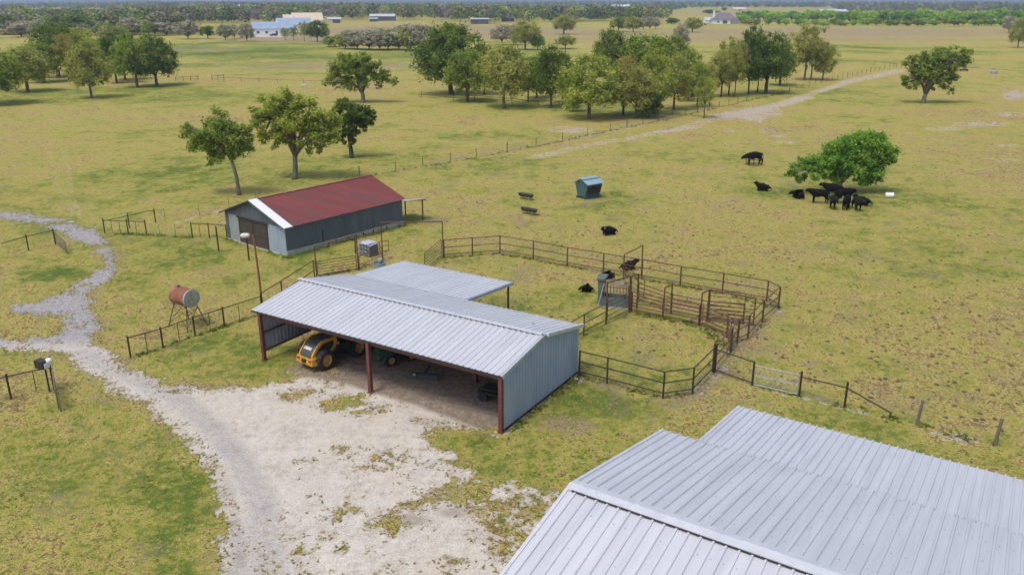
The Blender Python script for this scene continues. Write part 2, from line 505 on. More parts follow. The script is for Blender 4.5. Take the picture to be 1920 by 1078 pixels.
def seg_dist(px, py, line):
    best = np.full(px.shape, 1e9)
    for (a, b) in zip(line[:-1], line[1:]):
        ax, ay, bx, by = a[0], a[1], b[0], b[1]
        dx, dy = bx - ax, by - ay
        t = np.clip(((px - ax) * dx + (py - ay) * dy) / max(dx * dx + dy * dy, 1e-9), 0, 1)
        best = np.minimum(best, np.hypot(px - ax - t * dx, py - ay - t * dy))
    return best

ag = np.zeros(gx.shape); ab = np.zeros(gx.shape); ap = np.zeros(gx.shape)
def ell(arr, u, v, ru, rv, k, soft=1.0):
    # a patch of soil or grass on the ground, soft-edged
    c, e1, e2 = G(u, v), G(u + ru, v), G(u, v - rv)
    dx, dy = (gx - c.x) / max(abs(e1.x - c.x), .1), (gy - c.y) / max(abs(e2.y - c.y), .1)
    sl = (e2.x - c.x) / max(abs(e2.y - c.y), .1)
    dx = (gx - c.x - (gy - c.y) * sl) / max(abs(e1.x - c.x), .1)
    arr += k * np.clip(1.6 - 1.3 * np.hypot(dx, dy), 0, 1)
def line(arr, pts, w, k):
    L = [G(*p) for p in pts]
    arr += k * np.clip(1.5 - seg_dist(gx, gy, [(p.x, p.y) for p in L]) / w, 0, 1)

front = (gy > 8)
# broad fields
ag += np.where((PV > 640) & (PU < 500), .13, np.where(PV > 640, .04, 0.0))
ag += np.where((PU < 900) & (PV > 130) & (PV < 420), -.03, 0)
ell(ag, 560, 92, 420, 20, .26); ell(ag, 380, 100, 200, 18, .12); ell(ab, 820, 58, 330, 12, .85); ell(ab, 560, 74, 190, 6, .7); ell(ab, 300, 92, 240, 6, .4); ell(ab, 640, 122, 260, 8, .45); ell(ab, 1300, 75, 300, 6, .5)
ell(ab, 1560, 60, 480, 9, .75); ell(ab, 1700, 76, 300, 4, .4); ell(ag, 1620, 90, 250, 14, .10); ell(ag, 1480, 110, 160, 10, .14); ell(ab, 650, 130, 280, 9, .2)
ell(ag, 250, 172, 380, 16, .22); ell(ag, 1000, 205, 260, 18, .20); ell(ag, 1000, 96, 120, 8, .2)
ell(ab, 130, 26, 140, 4, .3); ell(ab, 1420, 25, 180, 6, .35); ell(ag, 820, 110, 60, 12, .12)
ell(ab, 1240, 225, 240, 14, .30); ell(ap, 1060, 243, 60, 8, .35)
ell(ag, 480, 300, 200, 40, .10); ell(ag, 620, 330, 140, 18, .20); ell(ag, 280, 250, 200, 30, .10); ell(ab, 60, 270, 120, 20, .10)
ell(ag, 330, 330, 140, 30, .10)
# mown yard round the sheds
ell(ag, 420, 660, 130, 45, .42); ell(ag, 520, 690, 60, 25, .2); ell(ag, 90, 515, 70, 16, .42); ell(ag, 60, 430, 70, 14, .22)
ell(ag, 470, 520, 90, 40, .16); ell(ag, 380, 480, 60, 25, .18); ell(ab, 400, 505, 60, 12, .28); ell(ab, 300, 455, 120, 16, .14)
ell(ag, 250, 540, 60, 30, .14); ell(ag, 600, 480, 90, 18, .22); ell(ag, 560, 500, 60, 14, .2); ell(ag, 800, 410, 60, 12, .30)
ell(ab, 815, 413, 22, 8, .5); ell(ag, 770, 440, 80, 12, .16)
ell(ag, 190, 850, 200, 90, .10); ell(ag, 40, 830, 70, 40, .16); ell(ag, 330, 960, 70, 120, .24); ell(ab, 60, 920, 110, 40, .22)
ell(ab, 130, 700, 100, 20, .15); ell(ab, 210, 850, 60, 30, .14)
# round the big roof and the pens
ell(ag, 1160, 770, 130, 28, .34); ell(ag, 1080, 740, 70, 22, .16); ell(ab, 1070, 800, 60, 22, .35); ell(ab, 1110, 755, 70, 22, .22); ell(ag, 880, 830, 70, 14, .25)
ell(ag, 940, 880, 90, 20, .16); ell(ag, 1250, 720, 90, 18, .16); ell(ag, 1600, 780, 200, 40, .14); ell(ag, 1850, 850, 90, 24, .1)
ell(ab, 980, 515, 45, 16, .45); ell(ag, 1000, 560, 150, 24, .14); ell(ag, 1200, 590, 130, 12, .34); ell(ag, 1120, 625, 40, 18, .3)
ell(ab, 1240, 650, 60, 30, .10)
line(ab, [(1090, 712), (1240, 752), (1300, 742), (1345, 700)], .5, .40); line(ap, [(1300, 742), (1345, 700), (1385, 640), (1470, 580)], .55, .22)
line(ab, [(1345, 700), (1385, 640), (1460, 580)], 1.0, .30); line(ap, [(945, 815), (1086, 710)], .3, .35)
line(ap, [(1410, 725), (1500, 745), (1590, 765), (1700, 795), (1770, 815), (1900, 850)], .45, .28); line(ap, [(1740, 810), (1800, 822)], .8, .2)
# pasture with its bare places
ell(ag, 1300, 420, 300, 50, -.02); ab += np.where((PU > 820) & (PV > 250) & (PV < 800), .17, .03); ag += np.where((PU > 1000) & (PV > 200) & (PV < 800), -.05, 0); ell(ab, 1000, 420, 70, 14, .16)
for (u, v, ru, rv, k) in [(1420, 212, 60, 10, .55), (1388, 222, 40, 5, .5), (1840, 233, 60, 5, .55), (1770, 242, 45, 6, .4), (1890, 215, 40, 5, .45), (1900, 180, 26, 9, .6), (1905, 172, 14, 9, .3),
                          (1890, 272, 30, 4, .4), (1475, 268, 30, 4, .35), (1440, 245, 20, 6, .45), (1880, 300, 40, 5, .3), (1700, 250, 22, 4, .25), (1370, 245, 16, 4, .35), (1465, 256, 30, 5, .3),
                          (1420, 225, 22, 8, .3), (1090, 245, 22, 5, .3), (1060, 247, 14, 3, .35), (945, 300, 30, 4, .2), (580, 105, 20, 3, .0)]:
    ell(ap, u, v, ru, rv, k)
for (u, v, ru, rv) in [(1170, 370, 70, 18), (1100, 388, 40, 8), (1065, 372, 20, 6), (1450, 365, 60, 12), (1340, 450, 40, 14), (1480, 620, 50, 16), (1660, 690, 60, 24), (1800, 720, 40, 20), (1210, 290, 60, 10), (1320, 300, 80, 10)]:
    ell(ag, u, v, ru, rv, .22)
# dirt track along the far fence, wheel tracks in the left field
line(ap, [(1240, 248), (1300, 236), (1350, 219), (1410, 208), (1470, 195), (1535, 172), (1590, 154)], 1.5, .38)
line(ap, [(1000, 296), (1090, 275), (1190, 258), (1240, 248), (1300, 240)], 1.3, .42)
line(ap, [(1350, 217), (1410, 208), (1470, 195), (1510, 183)], 2.2, .50); line(ap, [(1590, 154), (1640, 143), (1690, 132)], 2.4, .60); line(ap, [(1535, 172), (1560, 165), (1590, 154)], 1.5, .3)
line(ab, [(715, 330), (790, 312), (860, 298), (960, 283), (1060, 264), (1140, 248), (1260, 220)], 1.3, .34); line(ap, [(1060, 264), (1140, 248), (1200, 236)], .9, .30)
line(ap, [(330, 418), (420, 394)], .6, .35); line(ab, [(300, 410), (420, 392), (700, 330)], .8, .3)
line(ab, [(160, 400), (60, 370), (0, 350)], 1.2, .15)
for dx in (0, 24):
    line(ap, [(70 + dx, 262), (95 + dx, 290), (108 + dx, 330), (112 + dx, 370), (135 + dx, 415)], .45, .22)
line(ag, [(0, 388), (60, 395), (130, 412)], 1.2, .25)
for k_ in range(3):
    line(ag, [(430, 300 + 12 * k_), (300, 330 + 14 * k_), (230, 362 + 14 * k_)], .5, .10)
# darker weeds along fences
line(ag, [(243, 672), (490, 605)], .5, .18); line(ab, [(243, 672), (490, 602)], .3, .2)

yard = [(380, 1130), (402, 1060), (410, 980), (405, 930), (388, 880), (350, 828), (300, 788), (235, 748), (165, 708), (128, 682), (112, 664), (60, 657), (-30, 660), (-30, 632), (60, 632), (104, 626), (122, 606),
        (118, 592), (60, 590), (26, 582), (26, 571), (80, 562), (122, 546), (150, 526), (178, 516), (198, 500), (196, 480), (180, 462), (160, 455), (132, 452), (112, 436), (88, 424), (40, 414), (-30, 408), (-30, 396), (50, 398),
        (110, 410), (168, 430), (200, 454), (214, 480), (216, 506), (196, 530), (178, 548), (172, 574), (186, 598), (196, 614), (184, 628), (186, 644), (212, 664), (252, 690), (300, 712), (350, 727), (405, 732), (450, 722),
        (500, 715), (545, 690), (600, 640), (700, 560), (1075, 640), (1085, 700), (1010, 752), (948, 806), (900, 812), (850, 806), (812, 808), (815, 826), (850, 850), (880, 885), (940, 906), (1000, 915), (1060, 930), (1090, 1000), (1050, 1130)]
yp = np.array([(G(*p).x, G(*p).y) for p in yard])
def poly_sdf(px, py, P):
    d = np.full(px.shape, 1e9); inside = np.zeros(px.shape, bool)
    n = len(P)
    for i in range(n):
        ax, ay = P[i]; bx, by = P[(i + 1) % n]
        dx, dy = bx - ax, by - ay
        t = np.clip(((px - ax) * dx + (py - ay) * dy) / (dx * dx + dy * dy), 0, 1)
        d = np.minimum(d, np.hypot(px - ax - t * dx, py - ay - t * dy))
        c = ((ay > py) != (by > py)) & (px < (bx - ax) * (py - ay) / (by - ay + 1e-12) + ax)
        inside ^= c
    return np.where(inside, d, -d)
near_ = (PV > 370) & (PU < 1300) & (gy > 15) & (gy < 100)
gsd = np.full(gx.shape, -99.0); gsd[near_] = poly_sdf(gx[near_], gy[near_], yp)
ab += .30 * np.clip(1.2 + gsd / .9, 0, 1); ap += .20 * np.clip(1.1 + gsd / .6, 0, 1)
line(ag, [(427, 450), (540, 484), (755, 424)], .5, .35)
nx, ny = len(xs), len(ys)
idx = np.arange(nx * ny).reshape(ny, nx)
gf = np.stack([idx[:-1, :-1], idx[:-1, 1:], idx[1:, 1:], idx[1:, :-1]], -1).reshape(-1, 4)
ground = np_mesh("ground", np.stack([gx, gy, np.zeros_like(gx)], 1), gf, M_ground, {"g": ag, "b": ab, "p": ap})
tag(ground, kind="structure")

# ------------------------------------------------------------------ limestone drive and yard: a sheet 4 mm above the ground with ragged edges and grass islands
CS = .14
bx0, bx1 = yp[:, 0].min() - 1, yp[:, 0].max() + 1
by0, by1 = yp[:, 1].min() - 1, yp[:, 1].max() + 1
vx = np.arange(bx0, bx1, CS); vy = np.arange(by0, by1, CS)
VX, VY = np.meshgrid(vx, vy)
fx_, fy_ = VX.ravel(), VY.ravel()
sd = poly_sdf(fx_, fy_, yp)
up_ = np.clip((fy_ - 46) / 8.0, 0, 1) * (fx_ < -18)
msk = sd - .15 + .12 * up_ + (1.3 + .6 * up_) * (fbm(fx_, fy_, 1.8, 4, 3) - .5) + (.7 + .5 * up_) * (fbm(fx_, fy_, .5, 3, 9) - .5) + .75 * (vnoise(fx_ / .2, fy_ / .2, 4) - .5)
def pe(u, v, ru, rv, rot=0.0):
    c, e1, e2 = G(u, v), G(u + ru, v), G(u, v - rv)
    dx = (fx_ - c.x) / abs(e1.x - c.x); dy = (fy_ - c.y) / abs(e2.y - c.y)
    c_, s_ = math.cos(rot), math.sin(rot)
    return np.clip(1.5 - np.hypot(dx * c_ + dy * s_, -dx * s_ + dy * c_), 0, 1)
nz = .5 + 1.5 * (fbm(fx_, fy_, 1.2, 4, 21) - .5) + 1.0 * (fbm(fx_, fy_, .3, 2, 5) - .5)
isl = np.zeros_like(fx_)
for (u, v, ru, rv, k) in [(860, 925, 70, 26, .60), (790, 948, 50, 12, .5), (960, 985, 75, 70, .62), (730, 985, 45, 18, .52), (840, 870, 70, 10, .30), (900, 900, 80, 20, .45), (1000, 935, 60, 14, .35), (880, 1060, 90, 22, .35),
                          (560, 735, 45, 12, .62), (640, 757, 50, 13, .72), (690, 772, 40, 8, .55), (600, 705, 60, 20, .42), (540, 705, 40, 16, .7), (735, 760, 40, 7, .35), (800, 790, 50, 8, .25), (700, 742, 30, 6, .45),
                          (176, 500, 10, 14, .35), (190, 575, 14, 12, .4), (150, 540, 12, 10, .3), (150, 610, 12, 10, .25), (40, 615, 70, 12, .75), (75, 545, 70, 12, .9), (100, 418, 60, 6, .40), (40, 405, 60, 6, .4), (210, 600, 14, 16, .2), (60, 640, 60, 6, .35),
                          (340, 735, 30, 6, .3), (930, 830, 50, 16, .6), (690, 870, 120, 25, .10), (640, 1000, 120, 60, .10)]:
    isl = np.maximum(isl, (k + .11) * pe(u, v, ru, rv))
msk = np.where(isl > 0, np.minimum(msk, (1.0 - isl - nz * .95) * 1.6 + .12), msk)
grey = np.zeros_like(fx_); dirt = np.zeros_like(fx_)
def fline(pts, w, k):
    L = [G(*p) for p in pts]
    return k * np.clip(1.5 - seg_dist(fx_, fy_, [(p.x, p.y) for p in L]) / w, 0, 1)
cy_ = np.clip((fy_ - G(150, 672).y) / 4.0, 0, 1)
grey = np.maximum(grey, 1.0 * cy_ * (fx_ < -19))
grey = np.maximum(grey, fline([(150, 660), (230, 700), (330, 745), (400, 800), (450, 860), (490, 940), (505, 1030), (510, 1100)], .8, .54))
grey = np.maximum(grey, fline([(480, 1000), (500, 1100)], 1.6, .45))
grey = np.maximum(grey, fline([(560, 900), (700, 960), (800, 1010)], .8, .25))
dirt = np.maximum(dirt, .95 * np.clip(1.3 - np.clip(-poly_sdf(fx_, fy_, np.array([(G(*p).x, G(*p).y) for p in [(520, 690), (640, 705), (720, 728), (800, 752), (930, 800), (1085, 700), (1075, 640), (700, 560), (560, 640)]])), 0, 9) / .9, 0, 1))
dirt = np.maximum(dirt, fline([(395, 855), (425, 900), (440, 960), (450, 1060)], .35, .4))
for o_ in (-.85, .85):
    for (pts, k) in (([(150, 672), (230, 715), (330, 765), (390, 815), (440, 890), (462, 970), (468, 1100)], .34), ([(200, 690), (300, 735), (420, 770), (560, 790), (700, 830), (800, 900)], .26), ([(480, 1090), (520, 980), (600, 880), (700, 800), (740, 750)], .26)):
        q_ = [G(*p) for p in pts]; L_ = [(p.x + o_ * .8, p.y + o_ * .35) for p in q_]
        dirt = np.maximum(dirt, k * np.clip(1.4 - seg_dist(fx_, fy_, L_) / .26, 0, 1))
for (u, v, ru, rv, k) in [(560, 750, 90, 12, .35), (800, 790, 60, 10, .45), (740, 830, 60, 20, .25), (760, 975, 60, 16, .55), (860, 960, 60, 14, .5), (920, 1000, 60, 30, .4), (600, 860, 80, 20, .2)]:
    dirt = np.maximum(dirt, k * pe(u, v, ru, rv))

edge_ = np.clip(1 - np.abs(msk) / .8, 0, 1) * (msk < .8)
dirt = np.maximum(dirt, .50 * edge_ * (1 - .6 * up_))
def march(name, f, zz, mat, attrs):
    ny_, nx_ = VX.shape
    F = f.reshape(ny_, nx_)
    ins = F > 0
    cnt = ins[:-1, :-1].astype(int) + ins[:-1, 1:] + ins[1:, 1:] + ins[1:, :-1]
    ii = np.arange(nx_ * ny_).reshape(ny_, nx_)
    full = np.argwhere(cnt == 4)
    Q = np.stack([ii[full[:, 0], full[:, 1]], ii[full[:, 0], full[:, 1] + 1], ii[full[:, 0] + 1, full[:, 1] + 1], ii[full[:, 0] + 1, full[:, 1]]], 1)
    vs = [np.stack([fx_, fy_, np.full_like(fx_, zz)], 1)]
    at = {k: [a] for k, a in attrs.items()}
    extra, eat, ecache, polys = [], {k: [] for k in attrs}, {}, []
    base = nx_ * ny_
    ff = f
    for (r, c) in np.argwhere((cnt > 0) & (cnt < 4)):
        cs = [ii[r, c], ii[r, c + 1], ii[r + 1, c + 1], ii[r + 1, c]]
        out = []
        for a, b in zip(cs, cs[1:] + cs[:1]):
            if ff[a] > 0: out.append(a)
            if (ff[a] > 0) != (ff[b] > 0):
                k = (min(a, b), max(a, b))
                if k not in ecache:
                    t = ff[k[0]] / (ff[k[0]] - ff[k[1]])
                    t = min(max(t, .03), .97)
                    ecache[k] = base + len(extra)
                    extra.append((fx_[k[0]] * (1 - t) + fx_[k[1]] * t, fy_[k[0]] * (1 - t) + fy_[k[1]] * t, zz))
                    for an, arr in attrs.items(): eat[an].append(arr[k[0]] * (1 - t) + arr[k[1]] * t)
                out.append(ecache[k])
        if len(out) >= 3:
            for j in range(1, len(out) - 1): polys.append((out[0], out[j], out[j + 1], out[j + 1]))
    T = np.array([p[:3] for p in polys])
    V = np.concatenate([vs[0], np.array(extra)])
    A = {k: np.concatenate([a, np.array(eat[k])]) for k, a in attrs.items()}
    tri = np.concatenate([Q[:, [0, 1, 2]], Q[:, [0, 2, 3]], T])
    used = np.zeros(len(V), bool); used[tri.ravel()] = True
    remap = np.cumsum(used) - 1
    return np_mesh(name, V[used], remap[tri], mat, {k: a[used] for k, a in A.items()})
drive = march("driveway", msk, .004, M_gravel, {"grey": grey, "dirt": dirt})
tag(drive, kind="structure")
del ground, drive

# gravel lookup for scattering
def on_gravel(x, y):
    i = np.round((x - bx0) / CS).astype(int); j = np.round((y - by0) / CS).astype(int)
    ok = (i >= 0) & (j >= 0) & (i < len(vx)) & (j < len(vy))
    r = np.zeros(x.shape, bool)
    r[ok] = msk.reshape(VX.shape)[j[ok], i[ok]] > -.05
    return r
BUILT = []      # footprints where nothing may grow: filled below, used by the tufts

# ------------------------------------------------------------------ open equipment shed
TH = math.radians(-31.5)
SA = Vector((math.cos(TH), math.sin(TH), 0)); SB = Vector((-SA.y, SA.x, 0))
SO = G(942, 811) - SA * 17.0
def sp(s, t, z=0.0): return SO + SA * s + SB * t + Vector((0, 0, z))
UPV = Vector((0, 0, 1))

def slope(mb, O, a, b, s0, s1, t0, z0, t1, z1, **kw):
    """profiled roof sheet: ribs run from (t0,z0) to (t1,z1)"""
    d = b * (t1 - t0) + UPV * (z1 - z0)
    L = d.length; d.normalize()
    n = a.cross(d)
    if n.z < 0: n = -n
    mb.ribbed(O + a * s0 + b * t0 + UPV * z0, a, d, n, s1 - s0, 0, L, **kw)
    return n, d, L

def screws(mb, O, a, b, s0, s1, t0, z0, t1, z1, rows, sp_=.72, r=.022):
    d = b * (t1 - t0) + UPV * (z1 - z0)
    n = a.cross(d).normalized()
    if n.z < 0: n = -n
    R = Matrix((a, d.normalized(), n)).transposed()
    rnd = random.Random(5)
    for k in rows:
        s = s0 + .10
        while s < s1:
            if rnd.random() < .55:
                mb.box(O + a * s + b * (t0 + (t1 - t0) * k) + UPV * (z0 + (z1 - z0) * k) + n * .012, (r * 2, r * 2, .03), R)
            s += sp_

shed = empty("equipment_shed", sp(0, 0), 0, "long open-fronted metal equipment shed with a pale L-shaped roof and red steel posts", "shed")
shed.location = (0, 0, 0)
RT, RZ, EZ = 4.15, 3.85, 3.15
BT, BZ = 8.4, 2.98
XT, XZ = 13.9, 2.52
m = MB(); slope(m, SO, SA, SB, -.55, 17.1, -.1, EZ, RT - .10, RZ - .02, sp=.36, rw=.075, rh=.042); m.mi = 1
screws(m, SO, SA, SB, -.5, 17.0, -.1, EZ, RT, RZ, (.04, .33, .62, .90))
m.build("front_roof_panel", [M_roof, M_screw], shed)
m = MB(); slope(m, SO, SA, SB, -.75, 17.1, RT + .06, RZ - .02, BT, BZ, sp=.36, rw=.075, rh=.042)
m.build("rear_roof_panel", M_roof, shed)
m = MB(); slope(m, SO, SA, SB, -.25, 9.05, BT - .12, BZ + .012, XT, XZ, sp=.36, rw=.075, rh=.042)
m.build("rear_extension_roof", M_roof, shed)
m = MB()
for k in (-1, 1):
    d = (SB * .165 * k - UPV * .03)
    m.prism([sp(-.8, RT, RZ + .05), sp(16.9, RT, RZ + .05), sp(16.9, RT, RZ + .05) + d, sp(-.8, RT, RZ + .05) + d], UPV * .012)
m.build("ridge_cap", M_cap, shed)
m = MB()
vs, x = [], -.55
d_ = sp(0, RT - .215, RZ - .055)
while x < 16.6:
    vs += [d_ + SA * x, d_ + SA * x + UPV * .085, d_ + SA * (x + .22) + UPV * .085, d_ + SA * (x + .22)]; x += .36
n_ = len(vs)
m.add(vs + [q + SB * .03 for q in vs], [(i, i + 1, i + 2, i + 3) for i in range(0, n_, 4)] + [(i + 1, n_ + i + 1, n_ + i + 2, i + 2) for i in range(0, n_, 4)] + [(i + 3, i + 4, n_ + i + 4, n_ + i + 3) for i in range(0, n_ - 4, 4)])
m.build("ridge_closure", M_dark, shed)
# fascia and trims
m = MB(); m.sqbar(sp(-.55, -.08, EZ - .07), sp(17.05, -.08, EZ - .07), .06, .09); m.build("eave_trim", M_dark, shed)
m = MB(); m.sqbar(sp(0, .12, EZ - .22), sp(17, .12, EZ - .22), .14, .2); m.build("eave_beam", M_red_steel, shed)
m = MB()
m.sqbar(sp(17.12, -.12, EZ - .02), sp(17.12, RT, RZ - .02), .05, .22); m.build("rake_trim", M_trim, shed)
m = MB(); m.sqbar(sp(17.15, RT + .12, RZ - .02), sp(17.15, BT + .05, BZ - .02), .16, .2); m.build("rake_trim", M_cap, shed)
m = MB(); m.sqbar(sp(9.1, BT, BZ - .06), sp(9.1, XT, XZ - .06), .16, .2); m.build("rake_trim", M_trim, shed)
m = MB(); m.sqbar(sp(17.0, RT - .25, RZ - .12), sp(17.0, RT + .1, RZ - .12), .25, .14); m.build("gable_gap", M_dark, shed)
# walls
def gz(t): return (EZ + (RZ - EZ) * t / RT if t < RT else RZ + (BZ - RZ) * (t - RT) / (BT - RT)) - .05
m = MB(); m.ribbed(sp(17.0, 0), SB, UPV, SA, 8.25, .12, gz, sp=.30, rw=.06, rh=.02, brk=(RT,)); m.build("gable_wall", M_wall, shed)
m = MB(); m.box(sp(16.98, 4.1, .06), (8.3, .12, .14), Matrix.Rotation(TH + math.pi / 2, 3, 'Z')); m.build("wall_base", M_dark, shed)
m = MB(); m.ribbed(sp(0, .1), SB, UPV, SA, 8.1, .55, gz, sp=.30, rw=.06, rh=.025, brk=(RT,)); m.build("side_wall", M_wallin, shed)
m = MB(); m.ribbed(sp(0, 8.25), SA, UPV, -SB, 17, .05, BZ - .08, sp=.30, rw=.06, rh=.02); m.build("rear_wall", M_wallin, shed)
m = MB()
for z in (.6, 1.75): m.sqbar(sp(.06, .1, z), sp(.06, 8.1, z), .06, .1)
m.build("wall_girt", M_red_steel, shed)
for (s, t, z) in [(.05, 0, EZ - .12), (8.4, 0, EZ - .12), (16.92, 0, EZ - .12), (4.2, RT, RZ - .1), (12.6, RT, RZ - .1)]:
    m = MB(); m.box(sp(s, t, z / 2), (.2, .2, z), Matrix.Rotation(TH, 3, 'Z'))
    m.box(sp(s, t, .02), (.34, .34, .03), Matrix.Rotation(TH, 3, 'Z')); m.build("column", M_red_steel, shed)
for (s, t) in [(.1, XT - .2), (8.9, XT - .25), (4.5, XT - .2)]:
    m = MB(); m.bar(sp(s, t), sp(s, t, XZ - .1), .075, 8); m.build("column", M_red_steel, shed)
m = MB()
for t in (1.0, 2.1, 3.1):
    m.sqbar(sp(0, t, EZ + (RZ - EZ) * t / RT - .1), sp(17, t, EZ + (RZ - EZ) * t / RT - .1), .06, .12)
m.build("purlin", M_red_steel, shed)
m = MB(); m.tube([sp(15.4, RT + 1.6, 3.50), sp(15.4, RT + 1.6, 3.68)], .07, 8); m.build("roof_vent", M_trim, shed)

# ------------------------------------------------------------------ big near building, seen only as roof
TB = math.radians(-33.2)
BA = Vector((math.cos(TB), math.sin(TB), 0)); BB = Vector((-BA.y, BA.x, 0))
BO = G(1243, 806, 3.4); BO.z = 0
def bp_(s, t, z=0.0): return BO + BA * s + BB * t + Vector((0, 0, z))
barn = empty("metal_building", (0, 0, 0), 0, "big pale grey metal building in the lower right corner, only its ribbed roof in view", "building")
bT, bZ = -7.95, 5.02
SL = (bZ - 3.4) / 7.95
fT = -16.2
fZ = bZ - SL * 1.06 * (bT - fT)
m = MB(); slope(m, BO, BA, BB, 0, 30, bT + .05, bZ - .01, 0, 3.4, sp=.40, rw=.10, rh=.058, start=.34); m.mi = 1
screws(m, BO, BA, BB, 0, 24, bT, bZ, 0, 3.4, (.14, .35, .56, .77, .97), .4, .010)
m.build("rear_roof_panel", [M_roof2, M_screw], barn)
m = MB(); slope(m, BO, BA, BB, 0, 30, fT, fZ, bT - .05, bZ - .015, sp=.40, rw=.10, rh=.058, start=.34); m.mi = 1
screws(m, BO, BA, BB, 0, 24, fT, fZ, bT, bZ, (.1, .3, .5, .7, .88), .4, .010)
m.build("front_roof_panel", [M_roof2, M_screw], barn)
m = MB(); slope(m, BO, BA, BB, 1.62, 30, -.12, 3.385, 5.2, 2.72, sp=.33, rw=.10, rh=.058, start=.2); m.mi = 1
screws(m, BO, BA, BB, 1.7, 24, 0, 3.37, 5.2, 2.72, (.12, .4, .68, .95), .33, .010)
m.build("lean_to_roof", [M_roof2, M_screw], barn)
def capseg(s0, s1, lift):
    m = MB()
    for k in (-1, 1):
        w = .31
        p0, p1 = bp_(s0, bT, bZ + .065 + lift), bp_(s1, bT, bZ + .065 + lift)
        d = BB * w * k - UPV * (w * SL)
        m.prism([p0, p1, p1 + d, p0 + d], UPV * .014)
        m.prism([p0 + d, p1 + d, p1 + d - UPV * .05, p0 + d - UPV * .05], BB * .012 * k)
    return m.build("ridge_cap", M_cap, barn)
capseg(-.02, 6.05, 0); capseg(5.95, 30, .03)
m = MB(); m.sqbar(bp_(.2, bT - .33, bZ - .02), bp_(30, bT - .33, bZ - .02), .03, .055); m.build("ridge_closure", M_dark, barn)
m = MB(); m.sqbar(bp_(-.0, bT, bZ + .015), bp_(-.0, .02, 3.4 + .015), .12, .05); m.build("rake_trim", M_cap, barn)
m = MB(); m.sqbar(bp_(-.0, fT, fZ + .015), bp_(-.0, bT, bZ + .015), .12, .05); m.build("rake_trim", M_cap, barn)
m = MB(); m.sqbar(bp_(1.6, .05, 3.37), bp_(1.6, 5.2, 2.74), .10, .05); m.build("rake_trim", M_cap, barn)
def bgz(t): return (3.4 + (bZ - 3.4) * (-t) / 7.95 if t > bT else bZ - SL * 1.06 * (bT - t)) - .06
m = MB(); m.ribbed(bp_(.25, fT + .3), BB, UPV, -BA, -fT - .6, 0, lambda u: bgz(fT + .3 + u), sp=.4, rw=.06, rh=.02, brk=(bT - fT - .3,)); m.build("gable_wall", M_wall, barn)
m = MB(); m.ribbed(bp_(.25, -.3), BA, UPV, BB, 29.5, 0, 3.3, sp=.4, rw=.06, rh=.02); m.build("rear_wall", M_wall, barn)
m = MB(); m.ribbed(bp_(.25, fT + .3), BA, UPV, -BB, 29.5, 0, fZ - .05, sp=.4, rw=.06, rh=.02); m.build("front_wall", M_wall, barn)
for s in (2.0, 8, 14, 20, 26):
    m = MB(); m.box(bp_(s, 4.9, 1.3), (.15, .15, 2.6), Matrix.Rotation(TB, 3, 'Z')); m.build("column", M_red_steel, barn)

# ------------------------------------------------------------------ old barn with red roof
RA_ = (G(540, 481) - G(427, 447)).normalized(); RB_ = Vector((-RA_.y, RA_.x, 0)); RO = G(427, 447)
def rp(s, t, z=0.0): return RO + RA_ * s + RB_ * t + Vector((0, 0, z))
RR = Matrix.Rotation(math.atan2(RA_.y, RA_.x), 3, 'Z')
ob = empty("old_barn", (0, 0, 0), 0, "old grey tin barn with a rusty red gable roof and dark sliding doors", "barn")
Wd, Ln, eH, rS, rH = 8.85, 13.5, 2.62, 4.35, 4.2
OV = .28
sl = (rH - eH) / (Wd - rS)
def rz_(s): return eH + (rH - eH) * (s / rS if s < rS else (Wd - s) / (Wd - rS))
m = MB(); slope(m, RO, RB_, RA_, .62, Ln + .3, Wd + OV, eH - OV * sl, rS, rH + .02, sp=.25, rw=.08, rh=.02); m.build("roof_slope", M_redroof, ob)
m = MB(); slope(m, RO, RB_, RA_, -.3, .62, Wd + OV + .03, eH - OV * sl + .01, rS - .02, rH + .045, sp=.3, rw=.06, rh=.015)
o = m.build("roof_panel", M_white, ob); o["label"] = "white metal roof strip along the front edge of the red roof"
m = MB(); slope(m, RO, RB_, RA_, -.3, Ln + .3, -.5, eH - .5 * (rH - eH) / rS, rS, rH + .02, sp=.25, rw=.08, rh=.02); m.build("roof_slope", M_barntop, ob)
m = MB(); m.sqbar(rp(rS, .6, rH + .05), rp(rS, Ln + .3, rH + .05), .22, .03); m.build("ridge_cap", M_rust, ob)
m = MB(); m.sqbar(rp(-.5, -.31, eH - .5 * (rH - eH) / rS - .06), rp(rS, -.31, rH - .05), .04, .12); m.build("rake_board", M_dark, ob)
m = MB(); m.sqbar(rp(rS, -.31, rH - .05), rp(Wd + OV, -.31, eH - OV * sl - .06), .04, .10); m.build("rake_board", M_barntop, ob)
m = MB(); m.ribbed(rp(Wd, 0), RB_, UPV, RA_, Ln, .42, eH - .02, sp=.25, rw=.1, rh=.02); m.build("long_wall", M_barn, ob)
m = MB(); m.ribbed(rp(0, 0), RB_, UPV, -RA_, Ln, .0, eH - .02, sp=.25, rw=.1, rh=.02); m.build("long_wall", M_barn, ob)
m = MB(); m.ribbed(rp(0, Ln), RA_, UPV, RB_, Wd, .0, rz_, sp=.25, rw=.1, rh=.02, brk=(rS,)); m.build("gable_wall", M_barntop, ob)
m = MB(); m.ribbed(rp(0, 0), RA_, UPV, -RB_, Wd, lambda s: 2.45, lambda s: max(rz_(s), 2.47), sp=.25, rw=.1, rh=.02, brk=(rS,)); m.build("gable_wall", M_barntop, ob)
m = MB(); m.ribbed(rp(0, 0), RA_, UPV, -RB_, .55, 0, 2.45, sp=.25, rw=.1, rh=.02); m.build("front_wall", M_barntop, ob)
m = MB(); m.ribbed(rp(.55, 0), RA_, UPV, -RB_, 1.6, 0, 2.45, sp=.25, rw=.1, rh=.012); m.build("front_wall", M_barngreen, ob)
